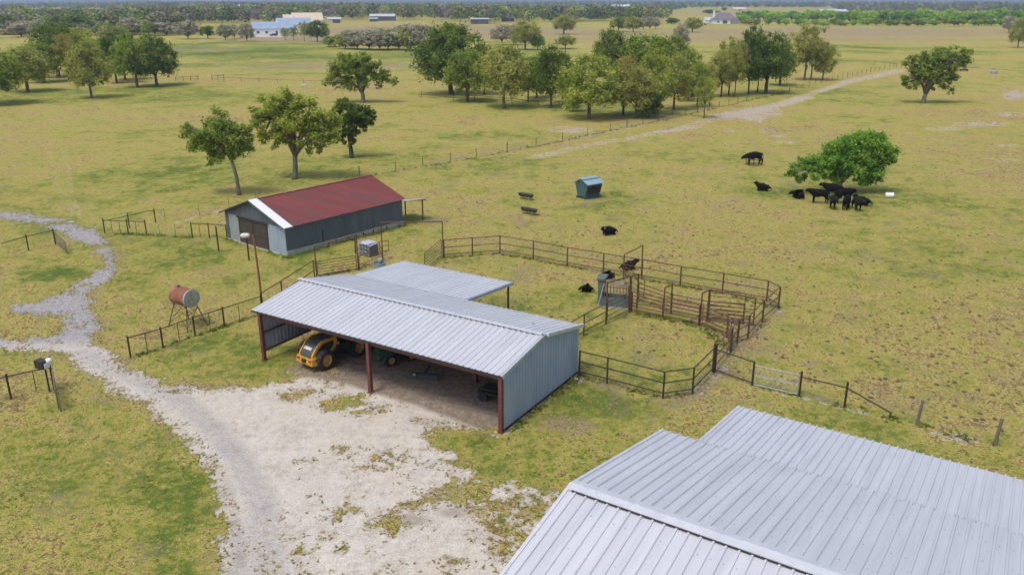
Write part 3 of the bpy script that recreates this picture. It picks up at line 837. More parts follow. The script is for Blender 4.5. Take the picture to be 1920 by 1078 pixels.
m = MB(); m.ribbed(rp(6.35, 0), RA_, UPV, -RB_, Wd - 6.35, .05, 2.45, sp=.25, rw=.1, rh=.02); m.build("front_wall", M_barnlight, ob)
for (x0, x1) in ((2.15, 4.25), (4.3, 6.35)):
    m = MB(); k = x0
    while k < x1 - .05:
        m.box(rp(k + .105, -.03, 1.18), (.20, .05, 2.3), RR); k += .21
    d = m.build("sliding_door", M_door, ob)
    m = MB()
    for z in (.18, 1.15, 2.2): m.box(rp((x0 + x1) / 2, -.075, z), (x1 - x0 - .05, .03, .12), RR)
    for s in (x0 + .06, x1 - .06): m.box(rp(s, -.073, 1.18), (.1, .026, 2.25), RR)
    m.build("door_brace", M_door, d)
m = MB(); m.box(rp(4.25, -.1, 2.42), (4.6, .12, .1), RR); m.build("door_track", M_dark, ob)
m = MB(); m.box(rp(Wd + .02, Ln / 2, .20), (.16, Ln, .42), RR); m.build("foundation", M_conc, ob)
m = MB(); m.box(rp(Wd / 2, -.02, .03), (Wd, .3, .1), RR); m.build("foundation", M_conc, ob)
for k in (4.4, 5.2, 6.6, 7.5, 8.4, 9.6, 11.3):
    m = MB(); m.box(rp(Wd + .11, k, .2), (.05, .12, .26), RR); m.build("foundation_vent", M_dark, ob)
lt = empty("lean_to_awning", (0, 0, 0), 0, "small pale lean-to roof on two posts at the far end of the red-roofed barn", "awning")
m = MB(); m.prism([rp(6.2, Ln + .32, 1.75), rp(9.2, Ln + .32, 2.30), rp(9.3, Ln + 2.9, 2.07), rp(6.2, Ln + 2.9, 1.5)], UPV * .05); m.build("awning_roof", M_shedroof, lt)
g_ = G(793, 412)
m = MB(); m.bar((g_.x, g_.y, 0), (g_.x, g_.y, 2.05), .07, 8); m.build("post", M_pipe, lt)
m = MB(); m.bar(rp(6.4, Ln + 2.7), rp(6.4, Ln + 2.7, 1.5), .07, 8); m.build("post", M_pipe, lt)
m = MB(); m.sqbar(rp(6.2, Ln + 2.8, 1.44), rp(9.25, Ln + 2.8, 2.0), .08, .1); m.build("beam", M_pipe, lt)

# ------------------------------------------------------------------ fences, pens and gates
POSTMESH = {}
def post(parent, p, h, r, mat, lean=(0, 0), name="post", n=8):
    key = (round(h, 2), r, mat.name, n)
    if key not in POSTMESH:
        mb = MB(); mb.bar((0, 0, 0), (0, 0, h), r, n)
        o = mb.build(name, mat, parent); POSTMESH[key] = o.data
    else:
        o = bpy.data.objects.new(name, POSTMESH[key]); COL.objects.link(o); o.parent = parent
    o.location = (p[0], p[1], 0)
    o.rotation_euler = (lean[0], lean[1], 0)
    return o

def fence(name, cat, label, pts, h, rails=(1.0, .6, .22), r=.055, rr=.038, mat=None, thin=(), thin_h=None, mesh=None, cap_rail=False, group=None, skip=()):
    """pts: base pixels of the main posts, in order"""
    mat = mat or M_pipe
    f = empty(name, (0, 0, 0), 0, label, cat, group)
    P = [G(*p) if not isinstance(p, Vector) else p for p in pts]
    for i, p in enumerate(P):
        if i not in skip: post(f, p, h, r, mat)
    for p in thin: post(f, G(*p), thin_h or h * .95, .022, M_galvdull if mat is not M_blackpipe else mat, n=5)
    for k in rails:
        mb = MB()
        for a, b in zip(P[:-1], P[1:]):
            mb.bar((a.x, a.y, h * k - .03), (b.x, b.y, h * k - .03), rr, 6)
        mb.build("rail", mat, f)
    if mesh:
        z0, z1, dv = mesh
        mb = MB()
        for a, b in zip(P[:-1], P[1:]):
            L = (b - a).length
            z = z0
            while z <= z1 + 1e-3:
                mb.bar((a.x, a.y, z), (b.x, b.y, z), .005, 3); z += .2
            n = max(2, int(L / dv))
            for i in range(1, n):
                q = a.lerp(b, i / n); mb.bar((q.x, q.y, z0), (q.x, q.y, z1), .005, 3)
        mb.build("wire_mesh", M_galvdull, f)
    return f

def gate(label, a, b, h, nr=5, mat=None, z0=.15, fill=False, r=.024, brace=False, cat="gate", name="pipe_gate", group=None):
    mat = mat or M_pipe
    a, b = (G(*a) if not isinstance(a, Vector) else a), (G(*b) if not isinstance(b, Vector) else b)
    f = empty(name, (0, 0, 0), 0, label, cat, group)
    mb = MB()
    for p in (a, b): mb.bar((p.x, p.y, z0), (p.x, p.y, h), r * 1.2, 6)
    for z in (z0, h): mb.bar((a.x, a.y, z), (b.x, b.y, z), r * 1.2, 6)
    mb.build("frame", mat, f)
    if nr > 2:
        for i in range(1, nr - 1):
            z = z0 + (h - z0) * i / (nr - 1)
            mb = MB(); mb.bar((a.x, a.y, z), (b.x, b.y, z), r, 6); mb.build("rail", mat, f)
    if brace:
        mb = MB(); mb.bar((a.x, a.y, z0), (b.x, b.y, h), r, 6); mb.build("brace", mat, f)
    if fill:
        mb = MB(); n = max(3, int((b - a).length / .16))
        for i in range(1, n):
            q = a.lerp(b, i / n); mb.bar((q.x, q.y, z0), (q.x, q.y, h), .007, 3)
        for i in range(1, 7):
            z = z0 + (h - z0) * i / 7; mb.bar((a.x, a.y, z), (b.x, b.y, z), .007, 3)
        mb.build("wire_mesh", mat, f)
    return f

def portal(label, a, b, ha, hb=None, r=.05, group=None):
    hb = hb or ha
    f = empty("pipe_archway", (0, 0, 0), 0, label, "archway", group)
    a, b = G(*a), G(*b)
    post(f, a, ha, r, M_pipe); post(f, b, hb, r, M_pipe)
    mb = MB(); mb.bar((a.x, a.y, ha - .03), (b.x, b.y, hb - .03), r, 8); mb.build("crossbar", M_pipe, f)
    return f

# the yard fence left of the open shed
fence("yard_fence", "fence", "dark pipe fence with wire mesh running below the water tank to the light pole", [(245, 670), (306, 652), (366, 630), (421, 612), (492, 588)], 1.4, rails=(.93,), r=.055, rr=.035,
      mat=M_blackpipe, thin=[(277, 661), (337, 641), (395, 621), (450, 603)], thin_h=1.25, mesh=(.1, 1.2, .3))
fence("yard_fence", "fence", "rusty pipe fence rising behind the open shed to the tall slatted gate", [(492, 588), (530, 563), (590, 522)], 1.5, rails=(1.0, .45), r=.05, mesh=(.1, 1.1, .3), mat=M_pipe)
fence("yard_fence", "fence", "short black pipe fence with a single rail by the left corner of the red-roofed barn", [(361, 446), (393, 447), (426, 450)], 1.45, rails=(.95,), r=.05, mat=M_blackpipe, thin=[(376, 446)])
fence("yard_fence", "fence", "low black pipe fence with wire mesh beyond the bend of the gravel drive", [(197, 438), (241, 440), (275, 441)], 1.45, rails=(.9,), r=.055, mat=M_blackpipe, thin=[(211, 435), (226, 437), (257, 441)], thin_h=1.2)
fence("yard_fence", "fence", "black corner brace of pipe posts behind the low fence at the drive bend", [(197, 438), (243, 428), (281, 418), (292, 418)], 1.45, rails=(.85,), r=.055, mat=M_blackpipe, skip=(0, 2))
fence("wire_fence", "fence", "thin wire field fence from the drive bend past the back of the red-roofed barn", [(292, 418), (310, 414), (374, 405), (430, 392), (480, 381)], 1.2, rails=(), r=.022, mat=M_galvdull, mesh=(.2, 1.1, .9))
fence("wire_fence", "fence", "fine wire mesh fence between the drive bend fence and the barn fence", [(275, 441), (300, 442), (330, 443), (361, 446)], 1.2, rails=(), r=.018, mat=M_galvdull, mesh=(.2, 1.0, .4))
for (u, v, vt, lab) in [(410, 470, 425, "lone black pipe post on the grass left of the barn doors"), (467, 488, 444, "lone black pipe post in front of the barn doors beside the light pole")]:
    m = MB(); g_ = G(u, v); h_ = height_at(u, v, vt); m.bar((0, 0, 0), (0, 0, h_), .065, 8); m.mi = 1; m.lathe([(0, .068), (.02, .05)], (0, 0, h_), (0, 0, 1), 8)
    o = m.build("pipe_post", [M_blackpipe, M_dark]); o.location = g_; tag(o, lab, "post")
# left field gates
fence("field_fence", "fence", "black pipe fence with slanting end at the upper left edge, beside the open gate", [(8, 484), (54, 470), (104, 458)], 1.45, rails=(.9,), r=.05, mat=M_blackpipe, skip=(0,), mesh=(.1, 1.1, .4))
gate("grey tube gate standing open at the upper left bend of the drive", (106, 458), (126, 477), 1.15, 6, M_galvdull, .12, fill=True, r=.022)
fence("field_fence", "fence", "black pipe fence with wire mesh at the left edge ending at the gate opener box", [(-60, 770), (21, 748), (102, 730)], 1.5, rails=(.92,), r=.055, mat=M_blackpipe, thin=[(68, 732)], thin_h=1.25, mesh=(.1, 1.2, .3))
g1 = G(103, 730); g2 = g1 * (G(103, 772).y / g1.y)
gate("open dull grey tube gate seen end-on beside the gravel drive", Vector((g1.x + .05, g1.y, 0)), Vector((g2.x, g2.y, 0)), 1.3, 5, M_galvdull, .15, fill=True, r=.03)
t = empty("gate_opener_box", G(88, 732), math.radians(-24), "black gate opener box with a white dome lid mounted on the fence end at left", "gate opener")
m = MB(); m.box((0, 0, 1.62), (.62, .42, .46)); m.build("box", M_black, t)
m = MB(); m.lathe([(0, .19), (.08, .19), (.15, .15), (.19, .06), (.2, .01)], (.28, .25, 1.72), (0, 0, 1), 14); m.build("dome", M_white, t)
m = MB(); m.box((.34, .05, 1.55), (.06, .3, .3)); m.build("bracket", M_white, t)
m = MB(); m.bar((.22, 0, 0), (.22, 0, 1.4), .05, 8); m.build("post", M_blackpipe, t)

# tall gate frames and the lane between the barn and the open shed
portal("tall rusty pipe gate frame over the slatted gate between red-roofed barn and open shed", (594, 521), (672, 507), 2.55, 3.0)
gate("slatted brown pipe gate hung under the tall frame behind the open shed", (596, 519), (669, 507), 1.25, 6, M_pipe, .15)
fence("pipe_fence", "fence", "short two-rail brown pipe panel in front of the wrapped tote behind the shed", [(674, 507), (717, 489)], 1.2, rails=(1, .4), r=.045, rr=.03)
portal("widest tall pipe gate frame spanning the grass lane behind the shed extension", (718, 490), (831, 484), 3.35, 3.2)
gate("brown pipe gate swung open beside the post at the pen's left corner", (828, 480), (797, 508), 1.45, 6, M_pipe, .15, r=.026)
gate("small three-rail pipe panel just right of the wrapped tote", (712, 474), (729, 472), 1.0, 3, M_pipe, .15)
m = MB(); g_ = G(607, 462); m.bar((0, 0, 0), (0, 0, 1.5), .055, 8); m.bar((0, 0, 1.3), (-.9, 1.4, .0), .025, 6); o = m.build("pipe_post", M_blackpipe); o.location = g_; tag(o, "lone dark pipe post with a slanting stay beside the barn's long wall", "post")
m = MB(); g_ = G(667, 476); m.bar((0, 0, 0), (0, 0, 1.4), .055, 8); m.lathe([(0, .06), (.03, .045)], (0, 0, 1.4), (0, 0, 1), 8); o = m.build("pipe_post", M_blackpipe); o.location = g_; tag(o, "short dark pipe post left of the wrapped tote", "post")

# the cattle pen
PENH = 1.62
fence("pen_fence", "fence", "three-rail rusty pipe fence along the far side of the cattle pen", [(833, 484), (886, 480), (937.5, 476), (1000, 486.5), (1063.5, 499), (1131, 511), (1203, 523.5), (1275, 537), (1354, 551), (1437, 566), (1459, 578)], PENH, mesh=(.15, 1.55, .32), r=.06)
fence("pen_fence", "fence", "three-rail rusty pipe fence along the right side of the cattle pen", [(1459, 578), (1429, 604), (1402, 635), (1382, 643), (1369, 660), (1338, 697)], PENH, mesh=(.15, .9, .32), r=.06, skip=(0,))
fence("pen_fence", "fence", "dark three-rail pipe fence closing the near side of the cattle pen by the shed wall", [(1338, 697), (1298, 739), (1243, 747), (1138, 719), (1086, 706)], PENH, mesh=(.1, .95, .2), r=.052, mat=M_blackpipe, skip=(0,))
fence("pen_fence", "fence", "three-rail pipe fence running from the shed's rear corner to the squeeze chute", [(1060, 652), (1094.5, 629), (1136, 607)], 1.5, r=.05, skip=(2,))
gate("five-rail pipe gate between the two tall posts in front of the squeeze chute", (1138, 606), (1179, 586), 1.5, 5, M_pipe, .2, r=.026)
portal("tall pipe gate frame standing in front of the squeeze chute", (1136, 607), (1194, 579), 2.95, 2.6, r=.06)
m = MB(); g_ = G(1180, 586); m.bar((0, 0, 0), (0, 0, 2.55), .09, 8); m.lathe([(0, .09), (.03, .06)], (0, 0, 2.55), (0, 0, 1), 8); o = m.build("pipe_post", M_pipe); o.location = g_; tag(o, "thick dark pipe post at the right front corner of the squeeze chute", "post")
portal("tallest far pipe gate frame standing in the back fence line of the pen", (1168, 536), (1202, 523), 2.5, 2.75)
# working alley: two rows of rails with narrow head-high frames
def alley(label, pts, h, n, mat=M_pipe):
    return fence("alley_fence", "fence", label, pts, h, rails=[(i + 1) / n for i in range(n)], r=.055, rr=.036, mat=mat)
alley("six-rail working alley fence from the chute to the middle tall frame", [(1184, 585), (1242, 597), (1310, 611)], 1.5, 6)
alley("six-rail alley fence continuing from the middle frame down to the right side of the pen", [(1310, 611), (1362, 633), (1370, 657)], 1.5, 5)
alley("low rear alley fence of pipe rails behind the chute and frames", [(1196, 566), (1258, 588), (1325, 602), (1393, 607)], 1.45, 5)
portal("narrow head-high pipe frame astride the alley, nearer the chute", (1243, 597), (1257, 589), 2.25, 2.2)
portal("narrow head-high pipe frame at the middle of the alley", (1312, 611), (1326, 604), 2.35, 2.35)
portal("long high pipe frame at the right end of the alley", (1327, 604), (1412, 610), 2.35, 1.95)
gate("pipe sorting gate standing open inside the right part of the pen", (1327, 602), (1412, 612), 1.2, 5, M_pipe, .2, brace=True)
gate("slanting pipe gate from the middle frame towards the pen's right fence", (1316, 610), (1384, 640), 1.35, 5, M_pipe, .2)
gate("pipe gate hung at an angle behind the squeeze chute", (1171, 536), (1207, 562), 1.5, 4, M_pipe, .3)
gate("tall-railed pipe gate across the far right corner of the pen", (1325, 598), (1393, 606), 2.1, 3, M_pipe, 1.3)
m = MB(); g_ = G(1338, 697); m.bar((0, 0, 0), (0, 0, 1.78), .12, 10); m.lathe([(0, .12), (.03, .08)], (0, 0, 1.78), (0, 0, 1), 10); o = m.build("pipe_post", M_blackpipe); o.location = g_; tag(o, "thickest black pipe post at the pen's right front corner where the yard fence begins", "post")
# fence and gate to the right
fence("yard_fence", "fence", "black pipe fence panel with wire mesh between the pen corner and the grey gate", [(1342, 698), (1410, 722)], 1.45, rails=(1, .12), r=.06, mat=M_blackpipe, mesh=(.2, 1.35, .2), skip=(0,))
gate("pale galvanised farm gate with wire mesh between two black posts", (1414, 724), (1494, 742), 1.25, 3, M_galv, .12, fill=True, r=.028)
fence("yard_fence", "fence", "black pipe fence right of the grey gate", [(1498, 743), (1583, 764)], 1.5, rails=(.8,), r=.06, mat=M_blackpipe, mesh=(.15, 1.1, .5))
t = empty("slanting_fence_end", (0, 0, 0), 0, "slanting black pipe running down to a short stub post right of the grey gate", "fence")
a_, b_ = G(1583, 764), G(1668, 784)
m = MB(); m.bar((a_.x, a_.y, 1.15), (b_.x + .1, b_.y, .28), .04, 8); m.build("brace", M_blackpipe, t)
m = MB(); m.bar((b_.x, b_.y, 0), (b_.x, b_.y, .27), .045, 8); m.build("stub_post", M_blackpipe, t)
for (u, v, vt, lab) in [(1719, 797, 751, "weathered wooden fence post at right, the one nearer the pipe brace"), (1865, 835, 785, "weathered wooden fence post at the far right edge above the big roof")]:
    m = MB(); g_ = G(u, v); h_ = height_at(u, v, vt)
    m.tube([(0, 0, 0), (.03, .0, h_ * .5), (.11, .02, h_)], [.085, .08, .075], 9); o = m.build("wooden_post", M_wood); o.location = g_; tag(o, lab, "post", "wooden fence posts")
fence("wire_fence", "fence", "thin barbed wire strands strung between the wooden posts at right", [(1668, 784), (1719, 797), (1865, 835), (2010, 873)], 1.2, rails=(), r=.02, mat=M_galvdull, skip=(0, 1, 2), mesh=(.3, 1.1, 40))

# long field fence along the dirt track: thin steel posts, some wooden
f = empty("field_fence", (0, 0, 0), 0, "long thin post-and-wire fence running along the dirt track into the distance", "fence")
way = [(674, 334), (742, 320), (793, 312), (893, 296), (951, 286), (1055, 265), (1144, 247), (1260, 222), (1330, 206), (1400, 190), (1480, 172), (1560, 152), (1640, 134), (1676, 126)]
WP = [G(*p) for p in way]
mb = MB(); pts_ = []
for a, b in zip(WP[:-1], WP[1:]):
    n = max(1, int((b - a).length / 4.4))
    for i in range(n): pts_.append(a.lerp(b, i / n))
pts_.append(WP[-1])
rnd = random.Random(3)
for i, p in enumerate(pts_):
    big = i % 5 == 0
    post(f, p, 1.45 if big else 1.25, .085 if big else .048, M_pipe if not big else M_wood, (rnd.uniform(-.03, .03), rnd.uniform(-.03, .03)), n=5)
for z in (.35, .7, 1.05):
    for a, b in zip(WP[:-1], WP[1:]): mb.bar((a.x, a.y, z), (b.x, b.y, z), .010, 3)
mb.build("wire", M_galvdull, f)
def farfence(label, pts, step, h, mat, rails=(), pr=.08):
    f = empty("field_fence", (0, 0, 0), 0, label, "fence")
    P = [G(*p) for p in pts]
    for a, b in zip(P[:-1], P[1:]):
        n = max(1, int((b - a).length / step))
        for i in range(n + 1):
            p = a.lerp(b, i / n); post(f, p, h, pr, mat, n=5)
    for k in rails:
        mb = MB()
        for a, b in zip(P[:-1], P[1:]): mb.bar((a.x, a.y, h * k), (b.x, b.y, h * k), .05, 5)
        mb.build("rail", mat, f)
farfence("low dark fence of close posts right of the left oak grove", [(330, 153), (372, 151.5)], 1.6, 1.3, M_wood, (.8, .4))
farfence("short piece of dark close-set fence in the left field, further right", [(398, 152), (420, 151)], 1.5, 1.6, M_wood, (.8, .4))
farfence("thin far fence of small posts crossing the left meadow", [(420, 152), (520, 157), (620, 160)], 6, 1.2, M_wood, (.8,), .06)
farfence("thin pipe fence in front of the middle tree grove", [(790, 183), (850, 189), (890, 190), (960, 196), (1010, 202)], 5, 1.3, M_pipe, (.9, .5), .06)
farfence("far cross fence behind the right end of the tree grove", [(1560, 120), (1640, 122), (1680, 127)], 7, 1.3, M_wood, (.85,), .08)
farfence("thin far fence running right from the lone tree to the grey field tank", [(1690, 128), (1860, 136), (1930, 142)], 9, 1.2, M_wood, (.85,), .05)

# squeeze chute
CA = (G(1180, 583) - G(1128, 577)); CH = empty("squeeze_chute", G(1152, 574), math.atan2(CA.y, CA.x), "grey steel cattle squeeze chute with barred sides inside the pen", "squeeze chute")
m = MB(); m.box((-.98, .1, 1.0), (.34, 1.0, 2.0)); m.box((-.95, .1, 2.03), (.58, 1.2, .14)); m.build("head_gate", M_chute, CH)
m = MB(); m.box((0, -.38, .42), (1.9, .06, .66)); m.build("side_panel", M_chute, CH)
m = MB(); m.box((0, .55, .42), (1.9, .06, .66)); m.build("side_panel", M_chute, CH)
for y in (-.38, .55):
    m = MB()
    for i in range(9): m.bar((-.9 + i * .225, y, .8), (-.9 + i * .225, y, 1.55), .02, 6)
    m.bar((-.9, y, 1.55), (.95, y, 1.6), .035, 6); m.bar((-.9, y, 1.2), (.95, y, 1.2), .03, 6); m.build("side_bars", M_chuterust, CH)
m = MB()
for i in range(6): m.bar((1.0, -.4 + i * .2, .1), (1.0, -.4 + i * .2, 1.75), .025, 6)
m.bar((1.0, -.42, 1.75), (1.0, .62, 1.75), .04, 6); m.bar((1.0, -.42, .12), (1.0, .62, .12), .04, 6); m.build("tail_gate", M_chuterust, CH)
m = MB(); m.box((0, .1, .06), (2.3, 1.1, .1)); m.build("floor", M_galv, CH)
m = MB(); m.sqbar((-.9, -.38, 1.78), (1.0, -.38, 1.7), .06); m.sqbar((-.9, .58, 1.78), (1.0, .58, 1.7), .06); m.box((.5, .1, 1.72), (.25, 1.0, .1)); m.build("top_frame", M_chuterust, CH)
m = MB(); m.bar((-.7, -.45, 1.75), (-1.0, -.9, .2), .03, 6); m.build("control_lever", M_galv, CH)

# ------------------------------------------------------------------ single objects
# water tank on a stand
TK = empty("water_tank", G(353, 612), 0, "rusty orange cylindrical tank with a pale mottled end on a spindly steel stand", "tank")
ta = Vector((SA.x * .93 + .1, SA.y * .93 - .1, 0)).normalized(); tb = Vector((-ta.y, ta.x, 0))
zc = 2.12; R_ = .60; hl = .80
m = MB(); m.lathe([(-hl, R_ - .04), (-hl, R_), (-hl + .05, R_ + .012), (-.02, R_), (.02, R_ + .015), (.06, R_), (hl - .06, R_), (hl - .02, R_)], (0, 0, zc), ta, 28); m.build("shell", M_rust, TK)
m = MB(); m.lathe([(hl - .1, R_ + .012), (hl, R_ + .016), (hl + .01, R_ - .02)], (0, 0, zc), ta, 28); m.build("rim", M_galv, TK)
m = MB(); m.lathe([(hl - .03, R_ - .03), (hl - .02, R_ - .04), (hl + .03, R_ * .6), (hl + .05, .02)], (0, 0, zc), ta, 28); m.build("end_cap", M_tankend, TK)
m = MB(); m.lathe([(0, .1), (.09, .1)], tuple(-ta * .45 + UPV * (zc + R_ - .01)), (0, 0, 1), 12); m.build("filler_neck", M_dark, TK)
foot = []
for sx in (-1, 1):
    for sy in (-1, 1):
        a = ta * (.62 * sx) + tb * (.36 * sy) + UPV * (zc - .46); b = ta * (1.0 * sx) + tb * (.8 * sy)
        foot.append((a, b)); m = MB(); m.bar(a, b, .035, 6); m.build("leg", M_pipe, TK)
for (i, j) in ((0, 1), (2, 3), (0, 2), (1, 3)):
    m = MB(); m.bar(foot[i][0].lerp(foot[i][1], .15), foot[j][0].lerp(foot[j][1], .85), .018, 5); m.bar(foot[j][0].lerp(foot[j][1], .15), foot[i][0].lerp(foot[i][1], .85), .018, 5); m.build("cross_brace", M_pipe, TK)
m = MB()
for sx in (-.62, .62): m.sqbar(ta * sx - tb * .5 + UPV * (zc - .5), ta * sx + tb * .5 + UPV * (zc - .5), .07)
m.build("cradle", M_pipe, TK)
# yard light
LP = empty("yard_light", G(493, 586), 0, "rusty yard light pole with a pale lamp head reaching left, behind the open shed", "light pole")
hp = height_at(493, 586, 441)
m = MB(); m.tube([(0, 0, 0), (-.02, 0, hp * .5), (-.10, 0, hp)], [.085, .075, .06], 10); m.build("pole", M_pole, LP)
m = MB(); m.tube([(-.10, 0, hp - .08), (-.3, -.05, hp + .04), (-.5, -.1, hp + .02)], .035, 8); m.build("arm", M_pole, LP)
m = MB(); m.lathe([(0, .06), (.08, .14), (.42, .17), (.58, .12), (.62, .03)], (-.32, -.06, hp + .02), (-1, -.15, -.05), 12); m.build("lamp_head", M_lamp, LP)
# creep feeder
FA = Vector((.80, .60, 0))
FE = empty("creep_feeder", G(1103, 370), math.atan2(FA.y, FA.x), "dark teal steel cattle feeder with a pale blue stepped lid, out in the pasture", "feeder")
def trap(hx, w0, w1, z0, z1):
    return [(-hx, -w0, z0), (-hx, w0, z0), (-hx, w1, z1), (-hx, -w1, z1)]
m = MB(); m.prism(trap(1.05, .62, 1.05, .22, 1.62), (2.1, 0, 0)); m.build("hopper", M_feeder, FE)
m = MB(); m.prism([(-1.0, -1.055, 1.45), (-1.0, -.79, .58), (1.0, -.79, .58), (1.0, -1.055, 1.45)], (0, -.03, 0)); m.build("feed_opening", M_dark, FE)
m = MB()
for i in range(6): m.bar((-.9 + i * .36, -1.08, 1.42), (-.9 + i * .36, -.86, .66), .02, 5)
m.build("bars", M_feeder, FE)
m = MB(); m.prism([(-1.2, -1.22, 1.66), (-1.2, -.2, 2.05), (-1.2, -.2, 2.09), (-1.2, -1.22, 1.70)], (2.4, 0, 0)); m.build("lid", M_feedroof, FE)
m = MB(); m.prism([(-1.2, 1.2, 1.62), (-1.2, .2, 2.05), (-1.2, .2, 2.09), (-1.2, 1.2, 1.66)], (2.4, 0, 0)); m.build("lid", M_feeder, FE)
m = MB(); m.prism([(-1.2, -.34, 2.12), (-1.2, .28, 2.2), (-1.2, .28, 2.24), (-1.2, -.34, 2.16)], (2.4, 0, 0)); m.build("top_hatch", M_feedroof, FE)
m = MB(); m.prism([(-1.12, -.2, 1.66), (-1.12, .2, 1.66), (-1.12, .2, 2.18), (-1.12, -.2, 2.06)], (2.24, 0, 0)); m.prism([(-1.06, -1.0, 1.62), (-1.06, 1.0, 1.62), (-1.06, .0, 2.02)], (2.12, 0, 0)); m.build("gable", M_feeder, FE)
for y in (-.66, .66):
    m = MB(); m.sqbar((-1.15, y, .12), (1.15, y, .12), .14, .2); m.build("skid", M_feeder, FE)
# feed troughs
def trough(u, v, ang, lab):
    t = empty("feed_trough", G(u, v), ang, lab, "trough", "feed troughs")
    n = 20; L, w = 1.0, .33
    def ring(k, z, inset=0):
        r = []
        for i in range(n):
            a = 2 * math.pi * i / n
            x = math.copysign(max(L - w, 0), math.cos(a)) + (w * k - inset) * math.cos(a)
            r.append((x, (w * k - inset) * math.sin(a), z))
        return r
    vs = ring(.72, .32) + ring(1, .58) + ring(1.12, .60) + ring(1.12, .56) + ring(.9, .56) + ring(.66, .38)
    fs = []
    for a, b in ((0, 1), (1, 3), (3, 2), (2, 4), (4, 5)):
        for i in range(n): fs.append((a * n + i, a * n + (i + 1) % n, b * n + (i + 1) % n, b * n + i))
    m = MB(); m.add(vs, fs + [tuple(range(n - 1, -1, -1))]); m.build("basin", M_black, t)
    m = MB(); m.add(ring(.67, .40), [tuple(range(n))]); m.build("trough_bottom", M_trim, t)
    for x in (-.62, .62):
        m = MB()
        for y in (-.3, .3): m.bar((x, y * .8, .5), (x, y * 1.1, 0), .022, 6)
        m.bar((x, -.28, .3), (x, .28, .3), .02, 6); m.build("leg_frame", M_galv, t)
trough(986, 374, math.radians(-40), "black rubber feed trough on legs, the one farther from the pens")
trough(992, 402, math.radians(-40), "black rubber feed trough on legs, the one nearer the pens")
# hay ring
HR = empty("hay_ring", G(1413, 309), 0, "low round pipe hay ring beside the standing black bull", "feeder")
m = MB()
for z in (.1, .45, .85):
    m.tube([(1.05 * math.cos(a), 1.05 * math.sin(a), z) for a in np.linspace(0, 2 * math.pi, 25)], .03, 5)
m.build("hoop", M_pipe, HR)
for i in range(10):
    a = 2 * math.pi * i / 10; m = MB(); m.bar((1.05 * math.cos(a), 1.05 * math.sin(a), 0), (1.05 * math.cos(a), 1.05 * math.sin(a), 1.0), .035, 6); m.build("upright", M_pipe, HR)
# white tub
m = MB(); m.lathe([(-.42, .24), (-.40, .27), (.3, .30), (.42, .31), (.42, .26), (.0, .2)], (0, 0, .3), (1, -.3, 0), 18)
o = m.build("white_tub", M_white, None, True); o.location = G(1667, 371); tag(o, "white plastic tub lying on its side to the right of the shade tree", "tub")
# tote behind the shed
TT = empty("wrapped_tote", G(692, 478), math.radians(-38), "dark cage tote under pale plastic wrap behind the open shed", "tote")
m = MB(); m.box((0, 0, .12), (1.3, 1.1, .22)); m.build("pallet", M_wood, TT)
m = MB(); m.box((0, 0, .68), (1.22, 1.02, .92), None, .97); m.build("body", M_tote, TT)
m = MB()
for x in (-.62, -.2, .2, .62):
    for y in (-.53, .53): m.bar((x, y, .2), (x, y, 1.12), .018, 5)
for z in (.4, .75, 1.1):
    for y in (-.53, .53): m.bar((-.62, y, z), (.62, y, z), .018, 5)
m.build("cage", M_galv, TT)
m = MB()
rnd = random.Random(8); n = 9
vs = [(-.66 + 1.32 * i / n, -.56 + 1.12 * j / n, 1.16 + .10 * rnd.random() - .06 * (abs(i - n / 2) / (n / 2)) ** 2 - (.14 if i in (0, n) or j in (0, n) else 0)) for i in range(n + 1) for j in range(n + 1)]
m.add(vs, [(i * (n + 1) + j, (i + 1) * (n + 1) + j, (i + 1) * (n + 1) + j + 1, i * (n + 1) + j + 1) for i in range(n) for j in range(n)])
m.build("plastic_sheet", M_bag, TT, True)
# water trough with float at shed corner
WT = empty("water_trough", G(712, 504), math.radians(-20), "grey water trough with a pale float box behind the shed roof corner", "trough")
m = MB(); m.lathe([(0, .48), (.5, .52), (.52, .54), (.54, .50), (.4, .47), (.1, .44)], (0, 0, 0), (0, 0, 1), 20); m.build("basin", M_poly, WT)
m = MB(); m.box((-.1, .3, .66), (.34, .26, .2)); m.bar((-.1, .3, .4), (-.1, .3, .6), .05, 6); m.build("float_box", M_galv, WT)

